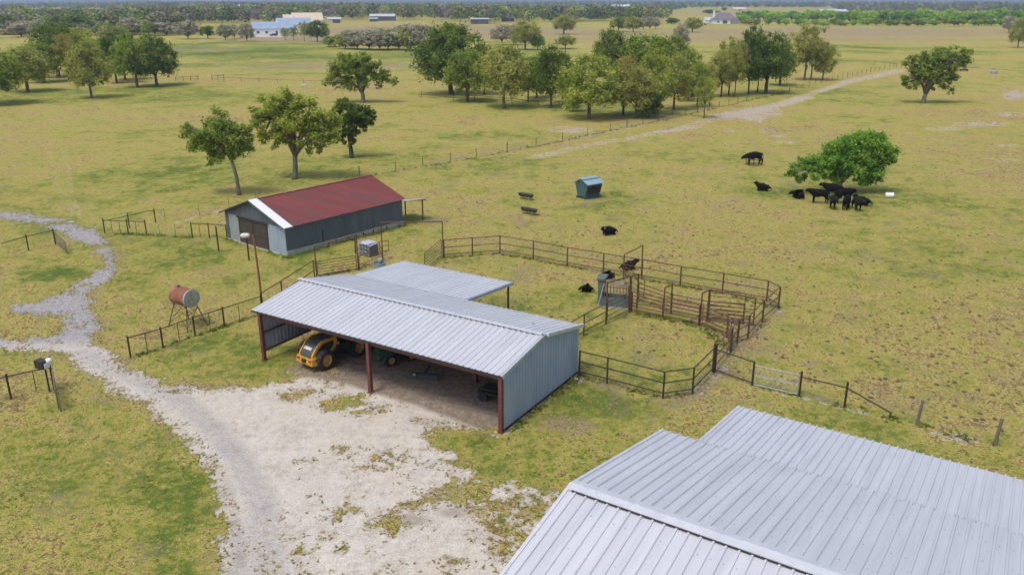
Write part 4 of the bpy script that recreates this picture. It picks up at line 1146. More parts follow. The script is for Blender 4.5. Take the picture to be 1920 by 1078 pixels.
# yellow wheel loader, its rear towards the yard
w1, w2 = G(611, 692), G(671, 667)
LA = (w2 - w1).normalized(); LN = Vector((LA.y, -LA.x, 0))         # LN: towards the machine's right hand side
base = (w1 + w2) / 2 - LN * .78
LD = empty("wheel_loader", base, math.atan2(LA.y, LA.x), "yellow compact wheel loader with a dark hood, parked tail out under the open shed", "loader")
WBH = (w2 - w1).length / 2
def wheel(x, y, r, w, parent=LD, side=-1):
    t = MB(); t.lathe([(-w * .3, r * .52), (-w / 2, r * .60), (-w / 2, r * .9), (-w * .35, r), (w * .35, r), (w / 2, r * .9), (w / 2, r * .60), (w * .3, r * .52), (-w * .3, r * .52)], (x, y, r), (0, 1, 0), 24, False)
    for k in range(16):
        a = 2 * math.pi * k / 16
        for s in (-1, 1):
            c = (x + r * math.cos(a + .1 * s), y + s * w * .22, r + r * math.sin(a + .1 * s))
            t.box(c, (.07, w * .42, .07), Matrix.Rotation(-a, 3, 'Y'))
    wh = MB(); wh.lathe([(-w * .47, r * .60), (-w * .42, r * .52), (-w * .25, r * .42), (-w * .2, r * .1), (w * .2, r * .1), (w * .25, r * .42), (w * .42, r * .52), (w * .47, r * .60), (w * .30, r * .52), (-w * .30, r * .52), (-w * .47, r * .60)], (x, y, r), (0, 1, 0), 20, False)
    wh.lathe([(-w * .45, r * .2), (-w * .1, r * .24), (w * .1, r * .24), (w * .45, r * .2)], (x, y, r), (0, 1, 0), 12)
    e = empty("wheel", (0, 0, 0)); e.parent = parent
    t.build("tyre", M_tyre, e); wh.build("rim", M_rim, e)
for x in (-WBH, WBH):
    for y in (-.78, .78): wheel(x, y, .60, .42)
# hood: rounded block, sloping down to the rear
xr_ = -WBH - .80
m = MB()
sec = []
for (x, zt, w) in [(xr_, .98, .44), (xr_ + .10, 1.18, .50), (xr_ + .45, 1.50, .50), (xr_ + .9, 1.68, .50), (-.10, 1.74, .50)]:
    sec.append([(x, -w, .74), (x, -w, zt - .12), (x, -w + .12, zt), (x, w - .12, zt), (x, w, zt - .12), (x, w, .74)])
vs = [p for q in sec for p in q]; fs = []
for i in range(len(sec) - 1):
    for k in range(5): fs.append((i * 6 + k, (i + 1) * 6 + k, (i + 1) * 6 + k + 1, i * 6 + k + 1))
fs += [tuple(range(5, -1, -1)), tuple((len(sec) - 1) * 6 + k for k in range(6))]
m.add(vs, fs); m.build("hood", M_hood, LD)
for s in (-1, 1):
    fr = [(xr_ + .02, .80), (xr_ + .05, 1.02), (xr_ + .50, 1.53), (xr_ + .86, 1.72), (-.16, 1.72), (-.1, 1.3), (-.3, 1.0), (-.62, .80)]
    inr = [(xr_ + .25, .95), (xr_ + .28, 1.02), (xr_ + .62, 1.40), (xr_ + .9, 1.54), (-.36, 1.54), (-.32, 1.30), (-.46, 1.10), (-.70, .95)]
    m = MB(); y0, y1 = s * .50, s * .60
    n = len(fr)
    vs = [(x, y1, z) for x, z in fr] + [(x, y1, z) for x, z in inr] + [(x, y0, z) for x, z in fr] + [(x, y0, z) for x, z in inr]
    fs = []
    for i in range(n):
        j = (i + 1) % n
        fs += [(i, j, n + j, n + i), (i, 2 * n + i, 2 * n + j, j), (n + i, n + j, 3 * n + j, 3 * n + i)]
    m.add(vs, fs); m.build("side_cowl", M_yellow, LD)
    m = MB(); m.prism([(x, s * .515, z) for x, z in inr], (0, s * .03, 0)); m.build("side_grille", M_dark, LD)
m = MB()
m.prism([(xr_ - .12, -.74, .45), (xr_ - .12, .74, .45), (xr_ + .25, .80, .40), (xr_ + .45, .70, .42), (xr_ + .45, -.70, .42), (xr_ + .25, -.80, .40)], (0, 0, .20))
m.prism([(xr_ - .08, -.72, .64), (xr_ - .08, .72, .64), (xr_ + .35, .72, .66), (xr_ + .35, -.72, .66)], (0, 0, .20)); m.build("counterweight", M_yellow, LD)
m = MB(); m.box((xr_ - .11, 0, .66), (.12, .34, .2)); m.build("tow_hitch", M_dark, LD)
for y in (-.52, .52):
    m = MB(); m.box((xr_ - .09, y, .72), (.08, .2, .1)); m.build("tail_lamp", M_glass, LD)
m = MB(); m.bar((-.1, -.7, 1.22), (-.1, -.7, 1.34), .06, 8); m.build("marker_lamp", M_amber, LD)
for (x, y) in ((-.05, .55), (-.05, -.55), (.95, .5), (.95, -.5)):
    m = MB(); m.sqbar((x, y, .9), (x * .95, y * .95, 2.45), .09); m.build("canopy_post", M_black, LD)
m = MB(); m.box((.45, 0, 2.5), (1.35, 1.3, .1), None, .94); m.build("canopy_roof", M_black, LD)
m = MB(); m.box((.45, 0, .85), (1.0, 1.2, .5)); m.box((.3, 0, 1.35), (.5, .52, .14)); m.box((.06, 0, 1.66), (.14, .5, .6)); m.build("operator_station", M_black, LD)
m = MB(); m.box((WBH, 0, .72), (.9, .9, .62)); m.build("front_frame", M_black, LD)
for y in (-.92, -.0, ):
    pass
for y in (-.78, .78):
    m = MB(); m.prism([(WBH - .7, y - .22, 1.12), (WBH - .7, y + .22, 1.12), (WBH + .4, y + .22, 1.3), (WBH + .4, y - .22, 1.3)], (0, 0, .05)); m.prism([(WBH - .75, y - .22, .7), (WBH - .75, y + .22, .7), (WBH - .7, y + .22, 1.14), (WBH - .7, y - .22, 1.14)], (-.04, 0, 0)); m.build("fender", M_black, LD)
for y in (-.42, .42):
    m = MB(); m.prism([(WBH - .35, y, 1.75), (WBH + .1, y, 1.9), (WBH + 1.3, y, .75), (WBH + 1.25, y, .5), (WBH + .9, y, .55), (WBH - .1, y, 1.05)], (0, .1, 0)); m.build("lift_arm", M_yellow, LD)
m = MB(); m.prism([(WBH + 1.2, -1.0, .08), (WBH + 2.0, -1.0, .06), (WBH + 2.0, -1.0, .10), (WBH + 1.3, -1.0, .28), (WBH + 1.25, -1.0, .95), (WBH + 1.15, -1.0, .95)], (0, 2.0, 0)); m.build("bucket", M_black, LD)
fc = bpy.data.curves.new("lettering", 'FONT'); fc.body = "DEERE"; fc.size = .23; fc.extrude = .006; fc.offset = .008; fc.align_x = 'CENTER'; fc.align_y = 'CENTER'
tob = bpy.data.objects.new("tmp_text", fc); COL.objects.link(tob)
dg = bpy.context.evaluated_depsgraph_get(); tme = bpy.data.meshes.new_from_object(tob.evaluated_get(dg)); bpy.data.objects.remove(tob)
tme.materials.clear(); tme.materials.append(M_lettering); tme.name = "lettering"
to = bpy.data.objects.new("lettering", tme); COL.objects.link(to); to.parent = LD
ex = Vector((0, -1, 0)); ez = Vector((-.66, 0, .75)).normalized(); ey = ez.cross(ex)
to.matrix_local = Matrix.Translation((xr_ + .235, 0, 1.32)) @ Matrix((ex, ey, ez)).transposed().to_4x4()

# green lawn tractor behind the middle post
gw1 = G(733, 686); GA = Vector((math.cos(math.radians(35)), math.sin(math.radians(35)), 0)); GN = Vector((GA.y, -GA.x, 0))
GT = empty("utility_tractor", gw1 - GN * .5, math.atan2(GA.y, GA.x), "small dark green tractor with pale yellow wheels behind the middle shed post", "tractor")
for (x, r, w) in ((0, .36, .26), (1.35, .27, .18)):
    for y in (-.5, .5): wheel(x, y, r, w, GT)
m = MB(); m.prism([(-.65, -.42, .45), (-.72, -.42, .8), (-.5, -.42, 1.0), (.35, -.42, .95), (.35, -.42, .4)], (0, .84, 0)); m.build("rear_body", M_green, GT)
m = MB(); m.prism([(.55, -.3, .4), (.6, -.3, .95), (1.4, -.3, .86), (1.6, -.3, .7), (1.6, -.3, .4)], (0, .6, 0)); m.build("hood", M_green, GT)
for y in (-.5, .5):
    m = MB(); m.prism([(.48 * math.cos(a), y - .16, .36 + .48 * math.sin(a)) for a in np.linspace(.2, math.pi - .1, 9)] + [(.42 * math.cos(a), y - .16, .36 + .42 * math.sin(a)) for a in np.linspace(math.pi - .1, .2, 9)], (0, .32, 0)); m.build("fender", M_green, GT)
m = MB(); m.box((0, 0, 1.05), (.42, .46, .12)); m.box((-.2, 0, 1.3), (.1, .44, .45)); m.build("seat", M_black, GT)
m = MB(); m.tube([(.6, 0, .95), (.45, 0, 1.2)], .02, 6); m.lathe([(0, .17), (.02, .19), (.04, .17)], (.45, 0, 1.2), (-.5, 0, .85), 14); m.build("steering_wheel", M_black, GT)
m = MB(); m.box((-.66, -.3, .62), (.06, .12, .1)); m.build("tail_lamp", M_amber, GT)
# dark implements under the rear eave
IM = empty("disc_harrow", sp(9.9, 2.9), TH + .3, "low black farm implement with a blade on the dirt floor right of the green tractor", "implement")
m = MB(); m.sqbar((-.7, 0, .35), (.7, 0, .35), .1); m.sqbar((0, 0, .35), (.1, .8, .55), .08); m.build("frame", M_black, IM)
m = MB(); m.prism([(-.8, -.1, 0), (.8, -.1, 0), (.8, -.02, .34), (-.8, -.02, .34)], (0, .05, 0)); m.build("blade", M_black, IM)
m = MB(); m.lathe([(-.05, .08), (.05, .08)], (-.55, -.12, .3), (0, 1, 0), 10); m.build("hub", M_galv, IM)
TR = empty("flatbed_trailer", sp(15.2, 2.55), TH + .05, "low black trailer with small wheels tucked under the eave beside the gable wall", "trailer")
m = MB(); m.box((0, .5, .5), (2.6, 1.3, .1)); m.build("deck", M_black, TR)
for (x, y) in ((-.95, -.1), (.95, -.1)):
    t = MB(); t.lathe([(-.1, .16), (-.1, .28), (.1, .28), (.1, .16), (-.1, .16)], (x, y, .28), (0, 1, 0), 16, False); wo = t.build("tyre", M_tyre, TR)
    t = MB(); t.lathe([(-.08, .15), (0, .05), (.08, .15)], (x, y, .28), (0, 1, 0), 12); t.build("rim", M_tyre, wo)
m = MB()
for y in (-.12, 1.12): m.sqbar((-1.3, y, .75), (1.3, y, .75), .06)
m.build("side_rail", M_black, TR)
BR = empty("farm_implement", sp(2.1, 2.0), TH + .5, "weathered brown implement heaped with brush between the side wall and yellow loader", "implement")
m = MB(); m.prism([(-.6, -.35, .45), (-.75, -.35, .8), (-.2, -.35, 1.05), (.55, -.35, .85), (.5, -.35, .45)], (0, .7, 0)); m.build("body", M_wood, BR)
m = MB(); m.sqbar((-.9, 0, .4), (1.2, 0, .35), .12); m.sqbar((-.4, -.4, .42), (-.4, .4, .42), .1); m.bar((-.5, -.3, .4), (-.6, -.4, 0), .04); m.bar((-.5, .3, .4), (-.6, .4, 0), .04); m.bar((.5, 0, .35), (.6, 0, 0), .05); m.build("frame", M_dark, BR)
m = MB(); rnd = random.Random(4)
for i in range(60):
    a = Vector((rnd.uniform(-.6, .9), rnd.uniform(-.3, .8), rnd.uniform(.7, 1.1))); d = Vector((rnd.uniform(-1, 1), rnd.uniform(-1, 1), rnd.uniform(0, .9))).normalized()
    m.bar(a, a + d * rnd.uniform(.3, .8), .015, 4, .004)
m.build("brush", M_barkdark, BR)
# pale stones by the posts
for (u, v, r, lab) in [(697, 736, .09, "small pale stone at the foot of the middle shed post"), (930, 811, .08, "small pale stone by the shed's front right corner post"), (1080, 712, .13, "pale flat stone at the rear corner of the shed's blue-grey wall"), (1069, 645, .09, None)]:
    if not lab: continue
    bmm = bmesh.new(); bmesh.ops.create_icosphere(bmm, subdivisions=2, radius=r)
    rr_ = random.Random(u)
    for q in bmm.verts: q.co *= rr_.uniform(.8, 1.15); q.co.z *= .6
    me = bpy.data.meshes.new("stone"); bmm.to_mesh(me); bmm.free(); me.materials.append(M_rock)
    o = bpy.data.objects.new("stone", me); COL.objects.link(o); o.location = G(u, v) + Vector((0, 0, r * .4)); tag(o, lab, "stone")
# far pasture objects
t = empty("field_tank", G(1863, 139), 0, "grey-blue round water tank in the far right pasture", "tank")
m = MB(); m.lathe([(0, .95), (.75, .95), (.95, .8), (1.1, .35), (1.15, .1)], (0, 0, 0), (0, 0, 1), 20); m.build("body", M_poly, t)
m = MB(); m.lathe([(0, .25), (.12, .25), (.14, .2)], (0, 0, 1.12), (0, 0, 1), 12); m.build("lid", M_black, t)
t = empty("feed_bunk", G(1807, 134), math.radians(-8), "long dark feed bunk on the grass just right of the lone tree", "trough")
m = MB(); m.prism([(-1.2, -.35, .6), (-1.2, -.25, .2), (-1.2, .25, .2), (-1.2, .35, .6), (-1.2, .3, .6), (-1.2, .2, .26), (-1.2, -.2, .26), (-1.2, -.3, .6)], (2.4, 0, 0)); m.build("basin", M_door, t)
for x in (-.9, .9):
    m = MB(); m.box((x, 0, .1), (.15, .6, .2)); m.build("foot", M_door, t)
m = MB(); m.box((0, 0, .12), (1.6, .9, .24), None, .9); m.bar((-.9, -.5, .05), (.9, .5, .07), .06); o = m.build("mineral_feeder", M_bag); o.location = G(570, 160); tag(o, "pale grey low mineral feeder in the meadow left of the round tree", "feeder")

# ------------------------------------------------------------------ cattle: one continuous skin per animal
def skin_mesh(name, nodes, links, mat, sub=2):
    """nodes: name -> (x, y, z, r) ; first node is the root"""
    keys = list(nodes)
    me = bpy.data.meshes.new(name)
    me.from_pydata([nodes[k][:3] for k in keys], [(keys.index(a), keys.index(b)) for a, b in links], [])
    o = bpy.data.objects.new(name, me); COL.objects.link(o)
    sk = o.modifiers.new("skin", 'SKIN'); sk.use_smooth_shade = True
    for i, k in enumerate(keys):
        r = nodes[k][3]
        me.skin_vertices[0].data[i].radius = r if isinstance(r, tuple) else (r, r)
        me.skin_vertices[0].data[i].use_root = (i == 0)
    ss = o.modifiers.new("sub", 'SUBSURF'); ss.levels = sub; ss.render_levels = sub
    dg = bpy.context.evaluated_depsgraph_get()
    res = bpy.data.meshes.new_from_object(o.evaluated_get(dg))
    bpy.data.objects.remove(o); bpy.data.meshes.remove(me)
    res.name = name; res.materials.clear(); res.materials.append(mat)
    return res
def standing(head=(0.0, 0.0), turn=0.0, stride=0.06):
    """head: raise of the poll, turn: sideways"""
    hz, hy = head[0], turn
    n = {"rump": (-.62, 0, 1.06, (.29, .34)), "loin": (-.25, 0, 1.04, (.36, .39)), "barrel": (.12, 0, 1.0, (.38, .43)), "shoulder": (.5, 0, 1.04, (.31, .39)),
         "neck": (.80, hy * .3, 1.15 + hz * .45, (.20, .28)), "poll": (1.04, hy * .75, 1.29 + hz, (.155, .18)), "face": (1.24, hy * 1.1, 1.15 + hz, (.125, .14)), "muzzle": (1.38, hy * 1.35, 1.02 + hz, (.10, .10)),
         "tailhead": (-.84, 0, 1.16, .06), "tail": (-.93, .02, .85, .028), "switch": (-.92, .03, .45, .045)}
    L = [("rump", "loin"), ("loin", "barrel"), ("barrel", "shoulder"), ("shoulder", "neck"), ("neck", "poll"), ("poll", "face"), ("face", "muzzle"), ("rump", "tailhead"), ("tailhead", "tail"), ("tail", "switch")]
    for s, nm in ((1, "l"), (-1, "r")):
        f = stride * s
        n["elbow" + nm] = (.52, .19 * s, .70, .15); n["knee" + nm] = (.53 + f, .18 * s, .40, .08); n["fet" + nm] = (.50 + f * 1.3, .18 * s, .12, .06); n["hoof" + nm] = (.54 + f * 1.3, .18 * s, .04, .06)
        n["stifle" + nm] = (-.55, .2 * s, .74, .20); n["hock" + nm] = (-.76 - f, .18 * s, .44, .085); n["shank" + nm] = (-.72 - f, .18 * s, .14, .06); n["hind" + nm] = (-.67 - f, .18 * s, .04, .06)
        n["ear" + nm] = (1.05, hy * .7 + .20 * s, 1.30 + hz, .035)
        L += [("shoulder", "elbow" + nm), ("elbow" + nm, "knee" + nm), ("knee" + nm, "fet" + nm), ("fet" + nm, "hoof" + nm), ("rump", "stifle" + nm), ("stifle" + nm, "hock" + nm), ("hock" + nm, "shank" + nm), ("shank" + nm, "hind" + nm), ("poll", "ear" + nm)]
    return n, L
def lying(hz=0.0, turn=0.0):
    hy = turn
    n = {"rump": (-.55, 0, .42, (.40, .42)), "loin": (-.18, 0, .48, (.50, .50)), "barrel": (.18, 0, .50, (.50, .52)), "shoulder": (.48, 0, .52, (.38, .44)),
         "neck": (.74, hy * .35, .72 + hz * .4, (.20, .24)), "poll": (.90, hy * .8, .88 + hz, (.14, .16)), "face": (1.08, hy * 1.2, .76 + hz, (.11, .12)), "muzzle": (1.20, hy * 1.45, .66 + hz, (.08, .08)),
         "tailhead": (-.88, .04, .40, .06), "tail": (-.90, .16, .14, .03)}
    L = [("rump", "loin"), ("loin", "barrel"), ("barrel", "shoulder"), ("shoulder", "neck"), ("neck", "poll"), ("poll", "face"), ("face", "muzzle"), ("rump", "tailhead"), ("tailhead", "tail")]
    for s, nm in ((1, "l"), (-1, "r")):
        n["elbow" + nm] = (.48, .22 * s, .26, .12); n["knee" + nm] = (.70, .22 * s, .12, .075); n["hoof" + nm] = (.52, .26 * s, .06, .055)
        n["stifle" + nm] = (-.22, .27 * s, .26, .19); n["hock" + nm] = (-.48, .32 * s, .13, .09); n["hind" + nm] = (-.18, .38 * s, .07, .055)
        n["ear" + nm] = (.79, hy * .75 + .20 * s, .92 + hz, .035)
        L += [("shoulder", "elbow" + nm), ("elbow" + nm, "knee" + nm), ("knee" + nm, "hoof" + nm), ("rump", "stifle" + nm), ("stifle" + nm, "hock" + nm), ("hock" + nm, "hind" + nm), ("poll", "ear" + nm)]
    return n, L
CM = {"up": skin_mesh("cow_body", *standing((.12, 0), 0), M_cow), "level": skin_mesh("cow_body", *standing((-.12, 0), .12), M_cow), "graze": skin_mesh("cow_body", *standing((-.42, 0), 0, .09), M_cow),
      "turn": skin_mesh("cow_body", *standing((.02, 0), .28), M_cowbrown), "lie": skin_mesh("cow_body", *lying(0, .1), M_cow), "liehigh": skin_mesh("cow_body", *lying(.14, -.12), M_cow), "lielow": skin_mesh("cow_body", *lying(-.34, .28), M_cow)}
TAGM = MB(); TAGM.box((0, 0, 0), (.012, .08, .10))
def cow(kind, u, v, ang, s, lab, cat="cow", tagged=False, grp="black cattle"):
    o = bpy.data.objects.new("cow", CM[kind]); COL.objects.link(o)
    o.location = G(u, v); o.rotation_euler = (0, 0, math.radians(ang)); o.scale = (s, s, s)
    tag(o, lab, cat, grp)
    if tagged:
        e = TAGM.build("ear_tag", M_lettering, o)
        e.location = {"lie": (.79, .30, .84), "liehigh": (.79, -.30, .98), "lielow": (.79, .42, .50), "up": (1.05, .24, 1.32), "turn": (1.05, .44, 1.22), "level": (1.07, .32, 1.1), "graze": (1.05, .22, .7)}[kind]
    return o
cow("lie", 1143, 440, 205, .88, "black cow lying alone in the pasture beyond the pen fence, head to the left", tagged=True)
cow("lielow", 1101, 547, 175, .58, "small black calf lying inside the pen left of the squeeze chute", "calf", True)
cow("liehigh", 1177, 506, 20, .8, "black cow lying just beyond the back pen fence, between the tall gate posts")
cow("lielow", 1140, 523, 160, .62, "black cow lying behind the squeeze chute, only its back showing")
cow("graze", 1413, 309, 180, 1.25, "big black bull standing at the pipe hay ring, head down to the left", "bull")
cow("liehigh", 1431, 358, 165, .95, "black cow lying left of the shade tree with its head raised")
cow("lielow", 1497, 372, 120, .95, "black calf lying curled in the grass between the lying cow and the shade tree herd", "calf")
cow("up", 1535, 381, 170, 1.08, "black cow standing at the left end of the herd, looking left")
cow("turn", 1560, 391, 250, 1.05, "brownish black cow standing with its face to the camera in front of the herd")
cow("up", 1561, 371, 160, 1.12, "black cow at the back of the herd with head lifted left and a white tag", tagged=True)
cow("level", 1580, 381, 15, 1.18, "large black cow in the middle of the herd seen from the side")
cow("level", 1586, 392, 60, 1.05, "black cow standing rump towards the camera right of the brownish one")
cow("turn", 1605, 394, 268, 1.0, "dark cow standing at the right front of the herd, facing the camera")
cow("liehigh", 1618, 385, 155, .98, "black cow lying at the right end of the herd, tail to the right")

# ------------------------------------------------------------------ trees
def leaf_cloud(rng, blobs, n, size, stretch=1.0, flat=.35, up=.45):
    """diamond leaf clumps spread through the lobes; returns verts, faces, tint"""
    B = np.array([b[:4] for b in blobs]); tint_b = np.array([b[4] for b in blobs])
    w = B[:, 3] ** 2; w = w / w.sum()
    k = rng.choice(len(B), n, p=w)
    d = rng.normal(size=(n, 3)); d /= np.linalg.norm(d, axis=1, keepdims=True)
    rad = B[k, 3] * np.minimum(np.abs(rng.normal(.55, .42, n)), 1.35)
    c = B[k, :3] + d * rad[:, None] * np.array([1.05, 1.05, .8])
    nr = d * .45 + rng.normal(size=(n, 3)) * .6 + np.array([0, 0, up]); nr /= np.linalg.norm(nr, axis=1, keepdims=True)
    t = np.cross(nr, rng.normal(size=(n, 3))); t /= np.linalg.norm(t, axis=1, keepdims=True) + 1e-9
    b = np.cross(nr, t)
    s = size * rng.uniform(.55, 1.3, n)[:, None]
    bend = nr * s * rng.uniform(-.3, .3, n)[:, None]
    V = np.stack([c + t * s * stretch, c + b * s * .55 + bend, c - t * s * stretch, c - b * s * .55 + bend], 1).reshape(-1, 3)
    F = np.arange(4 * n).reshape(n, 4)
    hz_ = (V.reshape(n, 4, 3)[:, :, 2].mean(1)); tv = np.clip(tint_b[k] * .75 + rng.random(n) * .6 - .18, 0, 1)
    return V, F, np.repeat(tv, 4)

def lobes(rng, W, z0, z1, nb, shape="dome", fill=.3, rl=(.20, .32), Wy=None):
    Wy = Wy or W
    out = []
    zc = z0 + (z1 - z0) * (.42 if shape != "tall" else .5); hz = z1 - zc
    for i in range(nb):
        f = (i + .5) / nb
        az = i * 2.39996 + rng.uniform(-.35, .35)
        cz = 1 - f * (1.75 if shape == "dome" else 1.9) + rng.uniform(-.12, .12)
        cz = max(min(cz, 1), -.9)
        sz = math.sqrt(max(1 - cz * cz, 0.02))
        sh = rng.uniform(.62, .92) if rng.random() > fill else rng.uniform(.2, .6)
        r = rng.uniform(*rl) * min(W, hz * 1.2)
        z = zc + (hz - r * .5) * cz * (1 if cz > 0 else (zc - z0) / hz) * (.9 if sh > .6 else .6)
        out.append([W * sz * sh * math.cos(az), Wy * sz * sh * math.sin(az), z, r, rng.random()])
    return out

def limbs(mb, rng, blobs, h_fork, r0, nmain=7, lean=(0, 0), twigs=True, base_flare=1.35, forks=1):
    """tapered trunk and limbs reaching into the lobes"""
    top = Vector((lean[0], lean[1], h_fork))
    mb.tube([(0, 0, -.05), (lean[0] * .1 + .02, lean[1] * .1, h_fork * .12), (lean[0] * .45 + rng.uniform(-.1, .1), lean[1] * .45, h_fork * .55), top], [r0 * base_flare, r0 * 1.02, r0 * .9, r0 * .82], 9)
    order = sorted(range(len(blobs)), key=lambda i: -blobs[i][3] + rng.random() * .6)
    mains = order[:nmain]
    ends = []
    for i in mains:
        b = Vector(blobs[i][:3])
        mid = top.lerp(b, .45) + Vector((rng.uniform(-.3, .3), rng.uniform(-.3, .3), .12 * (b - top).length))
        mb.tube([top - Vector((0, 0, r0 * .6)), top.lerp(mid, .5) + Vector((0, 0, .1)), mid, mid.lerp(b, .6), b], [r0 * .62, r0 * .5, r0 * .36, r0 * .22, r0 * .08], 6)
        ends += [(mid, r0 * .3), (mid.lerp(b, .6), r0 * .2)]
    if twigs:
        for i in order[nmain:]:
            b = Vector(blobs[i][:3])
            e, r = min(ends, key=lambda q: (q[0] - b).length)
            mb.tube([e, e.lerp(b, .5) + Vector((rng.uniform(-.15, .15), rng.uniform(-.15, .15), .15)), b], [r * .7, r * .45, .015], 5)

def tree_meshes(seed, W, z0, z1, nb, nleaf, lsize, r0, shape="dome", fill=.3, rl=(.20, .32), nmain=7, lean=(0, 0), hf=None, twigs=True, stretch=1.0, blobs=None, extra=None, Wy=None):
    rng = np.random.default_rng(seed)
    bl = blobs if blobs is not None else lobes(rng, W, z0, z1, nb, shape, fill, rl, Wy)
    if lean != (0, 0) and blobs is None:
        for b in bl: b[0] += lean[0]; b[1] += lean[1]
    if extra: bl = bl + extra
    V, F, T = leaf_cloud(rng, bl, nleaf, lsize, stretch)
    ok = V[:, 2].reshape(-1, 4).min(1) > .05
    sel = np.repeat(ok, 4); V, T = V[sel], T[sel]; F = np.arange(len(V)).reshape(-1, 4)
    oc = np_mesh("crown", V, F, LEAF['M'], {"v": T})
    mb = MB(); limbs(mb, rng, bl, hf if hf is not None else z0 + (z1 - z0) * .12, r0, nmain, lean, twigs)
    ot = mb.build("trunk", M_bark, None, True)
    cm, tm = oc.data, ot.data
    bpy.data.objects.remove(oc); bpy.data.objects.remove(ot)
    return cm, tm

def put_tree(meshes, name, loc, scale, rz, leaf, bark, label, group=None, cat="tree"):
    t = empty(name, loc, rz, label, cat, group)
    t.scale = scale
    for nm, me, mt in (("trunk", meshes[1], bark), ("crown", meshes[0], LEAF[leaf])):
        o = bpy.data.objects.new(nm, me); COL.objects.link(o); o.parent = t
        o.material_slots[0].link = 'OBJECT'; o.material_slots[0].material = mt
    return t

# prototypes, 10 m tall and 10 m wide
PROTO = {
 "oak": [tree_meshes(s, 5, 1.0, 10, 95, 10500, .205, .30, rl=(.15, .29), fill=.3, hf=2.0) for s in (11, 12, 13)],
 "wide": [tree_meshes(s, 5, 1.3, 10, 100, 11500, .205, .34, rl=(.15, .28), fill=.3, hf=2.2) for s in (21, 22)],
 "tall": [tree_meshes(s, 5, 1.1, 10, 85, 8500, .205, .26, shape="tall", rl=(.13, .27), fill=.4, hf=2.6) for s in (31, 32, 33)],
 "thin": [tree_meshes(s, 5, 1.9, 10, 60, 5200, .19, .22, shape="tall", rl=(.11, .24), fill=.45, hf=3.0, nmain=10) for s in (41, 42)],
 "bush": [tree_meshes(s, 5, .2, 10, 60, 7000, .32, .22, shape="tall", rl=(.18, .33), fill=.35, hf=1.2) for s in (51, 52)],
 "bare": [tree_meshes(s, 5, 1.6, 10, 60, 3000, .26, .22, rl=(.17, .30), fill=.35, nmain=14, hf=1.9, stretch=1.8) for s in (61, 62)],
 "farround": [tree_meshes(s, 5, 1.2, 10, 40, 1900, .50, .30, rl=(.2, .34), hf=1.8) for s in (71, 72)],
 "farbush": [tree_meshes(s, 5, .2, 10, 40, 1800, .52, .22, shape="tall", rl=(.18, .36), hf=1.0, fill=.4) for s in (81, 82)],
 "farbare": [tree_meshes(s, 5, .8, 10, 55, 2300, .30, .20, rl=(.16, .34), nmain=16, hf=1.2, stretch=2.1, fill=.4) for s in (91, 92)],
}
TREE_I = [0]
def tree(kind, leaf, u, v, vt, uL, uR, label, group=None, bark=None, name="oak_tree", cat="tree"):
    i = TREE_I[0]; TREE_I[0] += 1
    p = G(u, v); h = height_at(u, v, vt); w = (uR - uL) / px_m(u, v)
    rnd = random.Random(i * 7 + 1)
    me = PROTO[kind][i % len(PROTO[kind])]
    # the crown sits a little off the stem where the photo shows that
    return put_tree(me, name, p, (w / 10 * 1.24, w / 10 * rnd.uniform(1.05, 1.25), h / 10 * 1.05), rnd.uniform(0, 6.28), leaf, bark or M_bark, label, group, cat)

def own_tree(seed, leaf, u, v, spec, label, name, nleaf, lsize, r0, hf, lean=(0, 0), bark=None, nmain=8, depth=.8):
    """crown lobes given as photo ellipses (u, v, r px, depth offset): placed at the tree's own distance"""
    rng = np.random.default_rng(seed)
    p = G(u, v); k = px_m(u, v)
    bl = []
    cosp = 1.0 / math.cos(math.atan2(CAM_H - 4, p.length))
    for (bu, bv, br) in spec:
        x = (bu - u) / k; z = height_at(u, v, bv); r = br / k
        reps = max(8, int(r * r * 4.5))
        for _ in range(reps):
            d = rng.normal(size=3); d /= np.linalg.norm(d)
            q = r * rng.uniform(.2, .95)
            bl.append([x + d[0] * q, d[1] * q * 1.05 + rng.uniform(-.5, .5) * depth, z + d[2] * q * .9, r * rng.uniform(.26, .46), rng.random()])
    ms = tree_meshes(seed, 0, 0, 0, 0, nleaf, lsize, r0, blobs=bl, hf=hf, lean=lean, nmain=nmain)
    return put_tree(ms, name, p, (1, 1, 1), 0, leaf, bark or M_bark, label)

# the lone trees near the barn and in the pasture
own_tree(1, 'M', 449, 366, [(420, 225, 26), (375, 246, 24), (440, 240, 32), (400, 262, 34), (445, 262, 36), (470, 268, 22), (410, 285, 26), (455, 282, 22), (476, 246, 15), (380, 268, 18), (404, 306, 10), (365, 238, 12)],
         "leaning mid-green tree with a long bare trunk, leftmost of three by the red-roofed barn", "oak_tree", 17000, .165, .21, 3.9, (-.45, 0), M_bark, 9)
own_tree(2, 'T', 553, 336, [(545, 190, 26), (520, 200, 28), (580, 192, 28), (500, 222, 24), (535, 222, 34), (575, 222, 34), (610, 218, 30), (632, 236, 24), (600, 250, 30), (515, 250, 24), (548, 258, 24), (580, 268, 20), (625, 262, 18), (500, 262, 12), (605, 278, 12), (520, 275, 10), (490, 205, 12)],
         "broad yellow-green tree with a forked trunk, middle of three behind the red-roofed barn", "oak_tree", 27000, .165, .33, 2.9, (.25, 0), M_bark, 11)
own_tree(3, 'D', 659, 296, [(655, 195, 18), (640, 205, 16), (672, 205, 20), (690, 215, 18), (660, 225, 22), (640, 228, 16), (695, 226, 14), (682, 236, 14), (645, 255, 14), (632, 262, 9), (663, 270, 10), (670, 252, 10), (655, 243, 12), (705, 212, 8)],
         "dark green narrow tree, rightmost and farthest of three behind the red-roofed barn", "oak_tree", 15000, .18, .32, 2.0, (-.1, 0), M_barkdark, 7)
